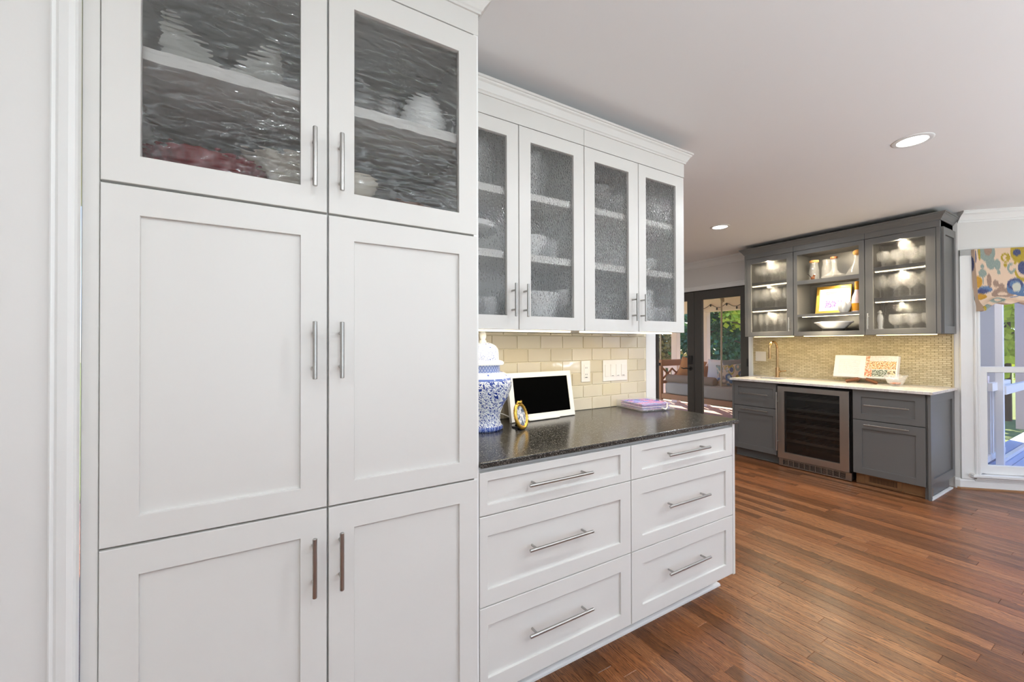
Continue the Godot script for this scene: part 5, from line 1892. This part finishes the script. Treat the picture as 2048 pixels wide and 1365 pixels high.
	for q in [[1.80, 1.60], [1.90, 1.58], [1.97, 1.60], [2.02, 1.64], [1.99, 1.70]]:
		vessel("crystal_tumbler", "cut crystal tumbler on the top shelf " + d4, "tumbler", g(q[0], A, q[1]), TUMBLER, M.crystal, "crystal tumblers at the open end", scallop(12.0, 0.04, 2), 48)
	vessel("serving_bowl", "small white bowl on the middle shelf " + d4, "bowl", g(1.875, B, 1.635), [0.0, 0.0, 0.026, 0.0, 0.028, 0.006, 0.05, 0.035, 0.058, 0.072, 0.055, 0.073, 0.046, 0.036, 0.0, 0.012], M.porc)
	t = thing("pitcher", "tall white pitcher on the bottom shelf " + d4, "pitcher", g(1.86, C, 1.63))
	c = g(1.86, C, 1.63)
	m = MB.new()
	m.lathe(pts([0.0, 0.0, 0.042, 0.0, 0.046, 0.006, 0.052, 0.06, 0.046, 0.12, 0.043, 0.16, 0.05, 0.188, 0.047, 0.188, 0.039, 0.16, 0.042, 0.12, 0.0, 0.05]), 36, c)
	part(t, "body", m, M.porc)
	m = MB.new()
	m.tube([c + Vector3(-0.042, 0.165, 0), c + Vector3(-0.075, 0.16, 0), c + Vector3(-0.085, 0.11, 0), c + Vector3(-0.05, 0.06, 0)], 0.006, 10)
	part(t, "handle", m, M.porc)
	for q in [[1.94, 1.60], [2.01, 1.60], [1.95, 1.69], [2.02, 1.70], [1.80, 1.72], [1.88, 1.78], [1.97, 1.80]]:
		vessel("crystal_tumbler", "cut crystal tumbler near the tall white pitcher " + d4, "tumbler", g(q[0], C, q[1]), TUMBLER, M.crystal, "crystal tumblers by the white pitcher", scallop(12.0, 0.04, 2), 48)


func fill_counter() -> void:
	var Y := 0.905
	# ginger jar
	var c := g(0.876, Y, 1.714)
	var t := thing("ginger_jar", "blue and white porcelain ginger jar with domed lid beside the pantry", "jar", c)
	var m := MB.new()
	m.lathe(pts([0.0, 0.0, 0.088, 0.0, 0.094, 0.006, 0.094, 0.016, 0.086, 0.024, 0.080, 0.045, 0.082, 0.075, 0.096, 0.11, 0.118, 0.15, 0.132, 0.19, 0.135, 0.215, 0.131, 0.235, 0.118, 0.254, 0.096, 0.264, 0.080, 0.269, 0.079, 0.298]), 64, c, null, 1.0, 1.0, 0.0)
	part(t, "body", m, M.jar)
	m = MB.new()
	m.lathe(pts([0.097, 0.299, 0.099, 0.305, 0.098, 0.312, 0.088, 0.318, 0.0755, 0.322, 0.0755, 0.345, 0.072, 0.37, 0.060, 0.388, 0.040, 0.399, 0.018, 0.405, 0.010, 0.408]), 64, c, null, 1.0, 1.0, 0.0)
	var lid := part(t, "lid", m, M.jarlid)
	m = MB.new()
	m.lathe(pts([0.012, 0.402, 0.018, 0.408, 0.011, 0.415, 0.016, 0.428, 0.0165, 0.438, 0.011, 0.452, 0.0, 0.462]), 24, c)
	part(lid, "finial", m, M.porc)
	m = MB.new()
	m.lathe(pts([0.079, 0.298, 0.097, 0.299]), 40, c)
	part(t, "lip", m, M.porc)
	# tablet-like screen in a white frame
	var p0 := g(1.055, Y + 0.001, 1.749); var p1 := g(1.477, Y + 0.001, 1.767)
	var ex := (p1 - p0).normalized()
	var lean := deg_to_rad(10.0)
	var ez0 := ex.cross(Vector3.UP).normalized()
	var ey := (Vector3.UP * cos(lean) - ez0 * sin(lean)).normalized()
	var ez := ex.cross(ey).normalized()
	var T := Transform3D(Basis(ex, ey, ez), p0)
	t = thing("digital_frame", "white framed digital display with black screen leaning before the tiles", "digital frame", p0.lerp(p1, 0.5))
	m = mbt(T)
	m.ring(0, 0.002, 0.4224, 0.250, 0.030, 0.034, 0.392, 0.222, -0.020, 0.0, 0.003, 0.001)
	part(t, "frame", m, M.plastic)
	m = mbt(T)
	m.box(0.028, 0.032, -0.018, 0.394, 0.224, -0.003, 0.0)
	part(t, "screen", m, M.screen, "black screen")
	m = mbt(T)
	m.box(0.10, 0.0, -0.006, 0.30, 0.008, 0.014, 0.002)
	part(t, "ledge", m, M.plastic)
	m = MB.new()
	var mid := p0.lerp(p1, 0.5)
	m.rod(mid + ey * 0.12 - ez * 0.018, mid - ez0 * 0.105 + Vector3(0, 0.006, 0), 0.006, 8)
	part(t, "strut", m, M.plastic)
	m = MB.new()
	var cp := []
	for k in 15:
		var v := k / 14.0
		cp.append(g(0.985 + 0.10 * v, Y + 0.006 + 0.05 * pow(sin(v * PI), 2.0) * (1.0 - v) + 0.02 * v, 1.80 + 0.03 * sin(v * 5.0)))
	m.tube(cp, 0.0028, 8)
	solo("power_cord", m, M.plastic, "white cord on the worktop between ginger jar and digital frame", "cord", g(1.0, Y, 1.8))
	# gold oval photo frame
	c = g(1.025, Y, 1.595)
	var fb := Basis(Vector3.UP, deg_to_rad(24.0)) * Basis(Vector3.RIGHT, deg_to_rad(-14.0))
	T = Transform3D(fb, c + Vector3(0, 0.003, 0))
	t = thing("photo_frame", "small oval gold photo frame standing before the digital frame", "photo frame", c)
	m = mbt(T)
	var P := []; var H := []
	for i in 57:
		var th := TAU * (i % 56) / 56.0
		var row := []; var hr := []
		for j in 13:
			var ph := TAU * (j % 12) / 12.0
			var rr := 0.0085 * (1.0 + 0.12 * sin(th * 28.0 + j))
			var o := Vector3(cos(th), sin(th), 0)
			row.append(Vector3(0.043 * cos(th), 0.061 + 0.054 * sin(th), 0) + (o * cos(ph) + Vector3(0, 0, 1) * sin(ph)) * rr)
			hr.append(o * cos(ph) + Vector3(0, 0, 1) * sin(ph))
		P.append(row); H.append(hr)
	m.skin(P, H)
	part(t, "frame", m, M.gold)
	m = mbt(T)
	m.tube([Vector3(-0.020, 0.118, 0.004), Vector3(-0.012, 0.126, 0.008), Vector3(0, 0.121, 0.010), Vector3(0.012, 0.126, 0.008), Vector3(0.020, 0.118, 0.004)], [0.004, 0.006, 0.007, 0.006, 0.004], 8)
	part(t, "bow", m, M.gold)
	m = mbt(T)
	for i in 40:
		var a0 := TAU * i / 40.0; var a1 := TAU * (i + 1) / 40.0
		m.tri(Vector3(0, 0.061, 0.001), Vector3(0.04 * cos(a0), 0.061 + 0.05 * sin(a0), 0.001), Vector3(0.04 * cos(a1), 0.061 + 0.05 * sin(a1), 0.001), Vector3.BACK, Vector3.BACK, Vector3.BACK, Vector2(0.5, 0.5), Vector2(0.5 + 0.5 * cos(a0), 0.5 - 0.5 * sin(a0)), Vector2(0.5 + 0.5 * cos(a1), 0.5 - 0.5 * sin(a1)))
	part(t, "photo", m, M.photo)
	m = MB.new()
	m.box(c.x - 0.02, Y + 0.0005, c.z - 0.075, c.x + 0.02, Y + 0.006, c.z - 0.02, 0.001)
	m.rod(T * Vector3(0, 0.06, -0.006), Vector3(c.x, Y + 0.004, c.z - 0.07), 0.006, 8)
	part(t, "easel_back", m, M.black)
	# acrylic tray with printed napkins
	c = g(1.995, Y, 1.735)
	T = Transform3D(Basis(Vector3.UP, deg_to_rad(-8.5)), c)
	t = thing("acrylic_tray", "clear acrylic tray holding blue and purple napkins at the counter end", "tray", c)
	m = mbt(T)
	m.box(-0.122, 0.0, -0.12, 0.122, 0.007, 0.12, 0.001)
	part(t, "base", m, M.acrylic)
	for q in [[-0.122, -0.116, -0.12, 0.12], [0.116, 0.122, -0.12, 0.12], [-0.116, 0.116, -0.12, -0.114], [-0.116, 0.116, 0.114, 0.12]]:
		m = mbt(T)
		m.box(q[0], 0.007, q[2], q[1], 0.048, q[3], 0.001)
		part(t, "wall", m, M.acrylic)
	m = mbt(T)
	P = []; H = []
	m.tube([Vector3(0.02, 0.018, 0.125), Vector3(0.045, 0.008, 0.125), Vector3(0.06, 0.02, 0.124), Vector3(0.06, 0.044, 0.122)], 0.005, 8)
	part(t, "pull_ring", m, M.plastic)
	for k in 6:
		m = mbt(T)
		var w := 0.1
		var y0 := 0.008 + k * 0.0058
		var o := Vector2(0.004 * sin(k * 2.0), 0.004 * cos(k * 3.0))
		m.box(-w + o.x, y0, -w + o.y, w + o.x, y0 + 0.0052, w + o.y, 0.0015)
		for i in m.uv.size():
			m.uv[i] = m.uv[i] * 6.0 + Vector2(0.13 * k, 0.21 * k)
		solo("napkin", m, M.napkin, ["lowest napkin of the stack in the acrylic tray", "second napkin from the bottom in the acrylic tray", "third napkin from the bottom in the acrylic tray", "third napkin from the top in the acrylic tray", "second napkin from the top in the acrylic tray", "topmost blue and purple napkin in the acrylic tray"][k], "napkin", c + Vector3(0, y0, 0), "napkins in the acrylic tray")
	# outlet and switch plates
	t = thing("outlet", "white outlet plate with one receptacle on the tiled wall", "outlet", g(1.646, 1.136, 1.878))
	m = MB.new()
	m.box(1.611, 1.072, -1.8795, 1.681, 1.199, -1.873, 0.002)
	part(t, "plate", m, M.plastic)
	m = MB.new()
	m.box(1.630, 1.095, -1.8735, 1.662, 1.176, -1.8705, 0.0015)
	part(t, "receptacle", m, M.plastic)
	for h in [1.112, 1.152]:
		for x in [1.640, 1.651]:
			m = MB.new()
			m.box(x, h, -1.871, x + 0.0025, h + 0.009, -1.8702, 0.0)
			part(t, "slot", m, M.black)
	m = MB.new()
	m.box(1.638, 1.098, -1.871, 1.656, 1.1015, -1.8700, 0.0)
	part(t, "test_button", m, M.iron)
	t = thing("switch_plate", "wide white four-gang switch plate on the tiled wall beside the outlet", "switch", g(1.89, 1.136, 1.878))
	m = MB.new()
	m.box(1.784, 1.068, -1.8795, 1.993, 1.199, -1.873, 0.002)
	part(t, "plate", m, M.plastic)
	for k in 4:
		var x := 1.799 + k * 0.0465
		m = MB.new()
		m.box(x, 1.096, -1.8735, x + 0.034, 1.172, -1.8700, 0.0015)
		part(t, "rocker", m, M.plastic)
		if k > 0:
			m = MB.new()
			m.box(x + 0.008, 1.100, -1.8702, x + 0.026, 1.1025, -1.8696, 0.0)
			part(t, "indicator", m, M.iron)


func glass_rows(called: String, label: String, grp: String, prof: Array, mt: Material, y: float, bs: Array, as_: Array, flip := false) -> void:
	var m := MB.new()
	m.lathe(pts(prof), 20, Vector3.ZERO)
	var src: MeshInstance3D = null
	for a in as_:
		for b in bs:
			var at := g(a + rng.randf_range(-0.006, 0.006), y, b + rng.randf_range(-0.005, 0.005))
			if src == null:
				src = solo(called, m, mt, label, "glass", Vector3.ZERO, grp)
				src.set_meta("base_name", called)
				src.position = at
			else:
				dup(src, at, rng.randf() * TAU)


func fill_bar() -> void:
	var l0 := "behind the lit door nearest the porch"
	var r0 := "behind the lit door beside the shade"
	glass_rows("wine_glass", "clear stemmed glass on the top shelf " + l0, "stemmed glasses, top left bar shelf", WINE, M.clear, 2.018, [2.365, 2.45, 2.535, 2.62, 2.70], [5.08, 5.20])
	glass_rows("wine_glass", "clear stemmed glass on the middle shelf " + l0, "stemmed glasses, middle left bar shelf", BALLOON, M.crystal, 1.718, [2.37, 2.49, 2.61, 2.715], [5.08, 5.21])
	glass_rows("flute_glass", "clear flute glass on the bottom shelf " + l0, "flute glasses, bottom left bar shelf", FLUTE, M.crystal, 1.419, [2.36, 2.435, 2.51, 2.585, 2.66, 2.725], [5.07, 5.19])
	glass_rows("crystal_goblet", "cut crystal goblet on the top shelf " + r0, "crystal goblets, top right bar shelf", GOBLET, M.crystal, 2.022, [1.23, 1.33, 1.43, 1.53], [5.08, 5.21])
	glass_rows("wine_glass", "round balloon wine glass on the middle shelf " + r0, "balloon glasses, middle right bar shelf", BALLOON, M.clear, 1.730, [1.23, 1.34, 1.45, 1.555], [5.08, 5.21])
	glass_rows("crystal_goblet", "cut crystal goblet on the bottom shelf " + r0, "crystal goblets, bottom right bar shelf", GOBLET, M.crystal, 1.419, [1.22, 1.33, 1.44], [5.07, 5.20])
	var t := thing("figurine", "slim white figurine on the bottom shelf " + r0, "figurine", g(5.06, 1.419, 1.55))
	var c := g(5.06, 1.419, 1.55)
	var m := MB.new()
	m.lathe(pts([0.0, 0.0, 0.03, 0.0, 0.03, 0.01, 0.018, 0.03, 0.022, 0.08, 0.026, 0.12, 0.016, 0.15, 0.010, 0.16, 0.0, 0.162]), 20, c)
	part(t, "body", m, M.porc)
	m = MB.new()
	m.ball(c + Vector3(0, 0.175, 0), 0.015, 0.019, 0.015)
	part(t, "head", m, M.porc)
	# middle unit, top shelf
	var Y := 1.9755
	c = g(5.15, Y, 2.135)
	t = thing("carafe", "tall clear carafe with flat cork lid, leftmost on the open bar shelf", "carafe", c)
	m = MB.new()
	m.lathe(pts([0.0, 0.0, 0.042, 0.0, 0.045, 0.006, 0.045, 0.12, 0.036, 0.17, 0.036, 0.205]), 28, c)
	part(t, "body", m, M.clear)
	m = MB.new()
	m.lathe(pts([0.0, 0.205, 0.041, 0.205, 0.043, 0.21, 0.043, 0.226, 0.0, 0.228]), 28, c)
	part(t, "lid", m, M.cork)
	c = g(5.20, Y, 2.035)
	vessel("carafe", "tall clear open carafe second from the dark doors on the open bar shelf", "carafe", c, [0.0, 0.0, 0.048, 0.0, 0.05, 0.006, 0.05, 0.13, 0.038, 0.18, 0.042, 0.225], M.clear)
	c = g(5.12, Y, 1.94)
	t = thing("decanter", "wide based clear decanter with red-brown stopper on the open bar shelf", "decanter", c)
	m = MB.new()
	m.lathe(pts([0.0, 0.0, 0.06, 0.0, 0.10, 0.010, 0.112, 0.024, 0.10, 0.036, 0.05, 0.06, 0.028, 0.09, 0.022, 0.14, 0.028, 0.21]), 36, c)
	part(t, "body", m, M.clear)
	m = MB.new()
	m.lathe(pts([0.0, 0.205, 0.024, 0.205, 0.031, 0.212, 0.032, 0.228, 0.0, 0.232]), 24, c)
	part(t, "stopper", m, M.darkwood)
	c = g(5.12, Y, 1.745)
	t = thing("decanter", "clear decanter with round golden cork ball stopper on the open bar shelf", "decanter", c)
	m = MB.new()
	m.lathe(pts([0.0, 0.0, 0.07, 0.0, 0.088, 0.008, 0.09, 0.03, 0.07, 0.07, 0.04, 0.12, 0.027, 0.17, 0.026, 0.215]), 36, c)
	part(t, "body", m, M.clear)
	m = MB.new()
	m.ball(c + Vector3(0, 0.238, 0), 0.034, 0.030, 0.034, 20, 12)
	part(t, "stopper", m, M.cork)
	c = g(5.03, Y, 2.10)
	t = thing("figurine", "tiny copper figurine with curled tail before the carafes", "figurine", c)
	m = MB.new()
	m.ball(c + Vector3(0, 0.02, 0), 0.016, 0.02, 0.02)
	m.ball(c + Vector3(0, 0.046, 0.012), 0.011, 0.011, 0.012)
	part(t, "body", m, M.darkwood)
	m = MB.new()
	m.tube([c + Vector3(0, 0.03, -0.015), c + Vector3(0, 0.055, -0.03), c + Vector3(0, 0.07, -0.05)], [0.005, 0.004, 0.002], 8)
	part(t, "tail", m, M.iron)
	# framed print leaning on the middle shelf
	Y = 1.611
	var T := Transform3D(Basis(Vector3(0, 0, 1), Vector3.UP, Vector3(-1, 0, 0)) * Basis(Vector3.RIGHT, deg_to_rad(-10.0)), g(5.17, Y + 0.004, 2.14))
	t = thing("picture_frame", "gold framed pastel print leaning on the middle open bar shelf", "picture", g(5.17, Y, 1.99))
	m = mbt(T)
	m.ring(0.0, 0.0, 0.315, 0.305, 0.032, 0.032, 0.283, 0.273, -0.02, 0.0, 0.004, 0.004)
	part(t, "frame", m, M.gold)
	m = mbt(T)
	m.quad(Vector3(0.03, 0.03, -0.008), Vector3(0.285, 0.03, -0.008), Vector3(0.285, 0.275, -0.008), Vector3(0.03, 0.275, -0.008), Vector3.BACK)
	part(t, "print", m, M.art)
	c = g(5.06, Y, 1.835)
	vessel("shell", "white ruffled seashell in front of the framed print", "shell", c, [0.0, 0.0, 0.03, 0.0, 0.045, 0.02, 0.06, 0.06, 0.05, 0.1, 0.045, 0.1, 0.05, 0.06, 0.0, 0.03], M.whitecer, "", scallop(7.0, 0.16, 2, 0.012), 56)
	c = g(5.08, Y, 1.735)
	t = thing("champagne_bottle", "pale champagne bottle with golden label beside the framed print", "bottle", c)
	m = MB.new()
	m.lathe(pts([0.0, 0.0, 0.04, 0.0, 0.043, 0.006, 0.043, 0.12, 0.038, 0.155, 0.02, 0.20, 0.0155, 0.235]), 32, c)
	part(t, "body", m, M.rose)
	m = MB.new()
	m.lathe(pts([0.0435, 0.012, 0.0437, 0.014, 0.0437, 0.085, 0.0435, 0.087]), 32, c)
	part(t, "label_band", m, M.amber)
	m = MB.new()
	m.lathe(pts([0.0165, 0.20, 0.0175, 0.235, 0.0185, 0.26, 0.0185, 0.295, 0.015, 0.306, 0.0, 0.308]), 24, c)
	part(t, "foil", m, M.amber)
	# bottom shelf
	c = g(5.08, 1.419, 1.935)
	t = thing("centrepiece_bowl", "white oval bowl on a dark foot on the lowest open bar shelf", "bowl", c)
	m = MB.new()
	var ov := func(th: float, _k: int) -> Vector2: return Vector2(1.0 + 0.42 * pow(absf(sin(th)), 2.0), 0.0)
	m.lathe(pts([0.0, 0.022, 0.05, 0.022, 0.07, 0.035, 0.09, 0.06, 0.108, 0.085, 0.118, 0.092, 0.118, 0.103, 0.106, 0.104, 0.09, 0.08, 0.06, 0.045, 0.0, 0.04]), 56, c, ov)
	part(t, "body", m, M.porc)
	m = MB.new()
	m.lathe(pts([0.0, 0.0, 0.06, 0.0, 0.066, 0.006, 0.072, 0.03, 0.0, 0.03]), 40, c, ov)
	part(t, "foot", m, M.iron)
	# cook book on its stand
	var CB := 0.898
	var tb := Transform3D(Basis(Vector3(0, 0, 1), Vector3.UP, Vector3(-1, 0, 0)) * Basis(Vector3.RIGHT, deg_to_rad(-16.0)), g(5.165, CB + 0.052, 1.715))
	t = thing("open_book", "open cookbook with food photographs propped against the mosaic tiles", "book", g(5.165, CB + 0.05, 1.715))
	for sd in [-1.0, 1.0]:
		m = mbt(tb)
		P_page(m, sd, 0.0)
		part(t, "page", m, M.pagetext if sd < 0.0 else M.pagefood)
		m = mbt(tb)
		m.box(0.0, -0.004, -0.016, sd * 0.262, 0.232, -0.011, 0.001)
		part(t, "cover", m, M.page)
	t = thing("book_stand", "brown wooden book stand under the open cookbook", "book stand", g(5.12, CB, 1.70))
	for sd in [-1.0, 1.0]:
		m = MB.new()
		m.tube([g(5.10, CB + 0.012, 1.715 + sd * 0.125), g(5.13, CB + 0.042, 1.715 + sd * 0.03)], [0.016, 0.017], 4)
		m.tube([g(5.13, CB + 0.042, 1.715 + sd * 0.03), g(5.23, CB + 0.012, 1.715 + sd * 0.07)], [0.014, 0.012], 4)
		part(t, "leg", m, M.darkwood)
	m = mbt(tb)
	m.box(-0.06, 0.0, -0.03, 0.06, 0.16, -0.018, 0.001)
	part(t, "rest", m, M.darkwood)
	# crystal bowl
	c = g(5.04, CB, 1.435)
	t = thing("glass_bowl", "clear ruffled crystal bowl beside the open cookbook", "bowl", c)
	m = MB.new()
	m.lathe(pts([0.0, 0.0, 0.032, 0.0, 0.038, 0.006, 0.058, 0.03, 0.07, 0.065, 0.084, 0.1, 0.08, 0.1, 0.064, 0.065, 0.05, 0.032, 0.0, 0.014]), 64, c, scallop(6.0, 0.10, 4, 0.008))
	part(t, "body", m, M.crystal)
	k_nuts(c)


func P_page(m: MB, sd: float, _z: float) -> void:
	var P := []; var H := []; var U := []
	for j in 5:
		var row := []; var hr := []; var ur := []
		for i in 13:
			var u := i / 12.0
			var v := j / 4.0
			row.append(Vector3(sd * u * 0.255, v * 0.228, -0.006 + 0.022 * sin(u * PI * 0.8) + 0.004 * u)); hr.append(Vector3.BACK)
			ur.append(Vector2(1.0 - u if sd < 0.0 else u, 1.0 - v))
		P.append(row); H.append(hr); U.append(ur)
	m.skin(P, H, U)
	# block of leaves under the page
	for i in 12:
		var a: Vector3 = P[0][i]; var b: Vector3 = P[0][i + 1]
		m.quad(a, b, Vector3(b.x, b.y, -0.0105), Vector3(a.x, a.y, -0.0105), Vector3.DOWN, Vector2(0.99, 0.99), Vector2(0.99, 0.99), Vector2(0.99, 0.99), Vector2(0.99, 0.99))
		a = P[4][i]; b = P[4][i + 1]
		m.quad(a, b, Vector3(b.x, b.y, -0.0105), Vector3(a.x, a.y, -0.0105), Vector3.UP, Vector2(0.99, 0.99), Vector2(0.99, 0.99), Vector2(0.99, 0.99), Vector2(0.99, 0.99))


func k_nuts(c: Vector3) -> void:
	var m := MB.new()
	for i in 30:
		var th := i * 2.399
		var r := 0.034 * sqrt(i / 30.0)
		m.ball(c + Vector3(cos(th) * r, 0.022 + 0.008 * fmod(i * 0.37, 1.0), sin(th) * r), 0.007, 0.006, 0.009, 8, 5)
	solo("nuts", m, M.nuts, "handful of brown nuts lying in the ruffled crystal bowl", "nuts", c + Vector3(0, 0.016, 0), "", "stuff")
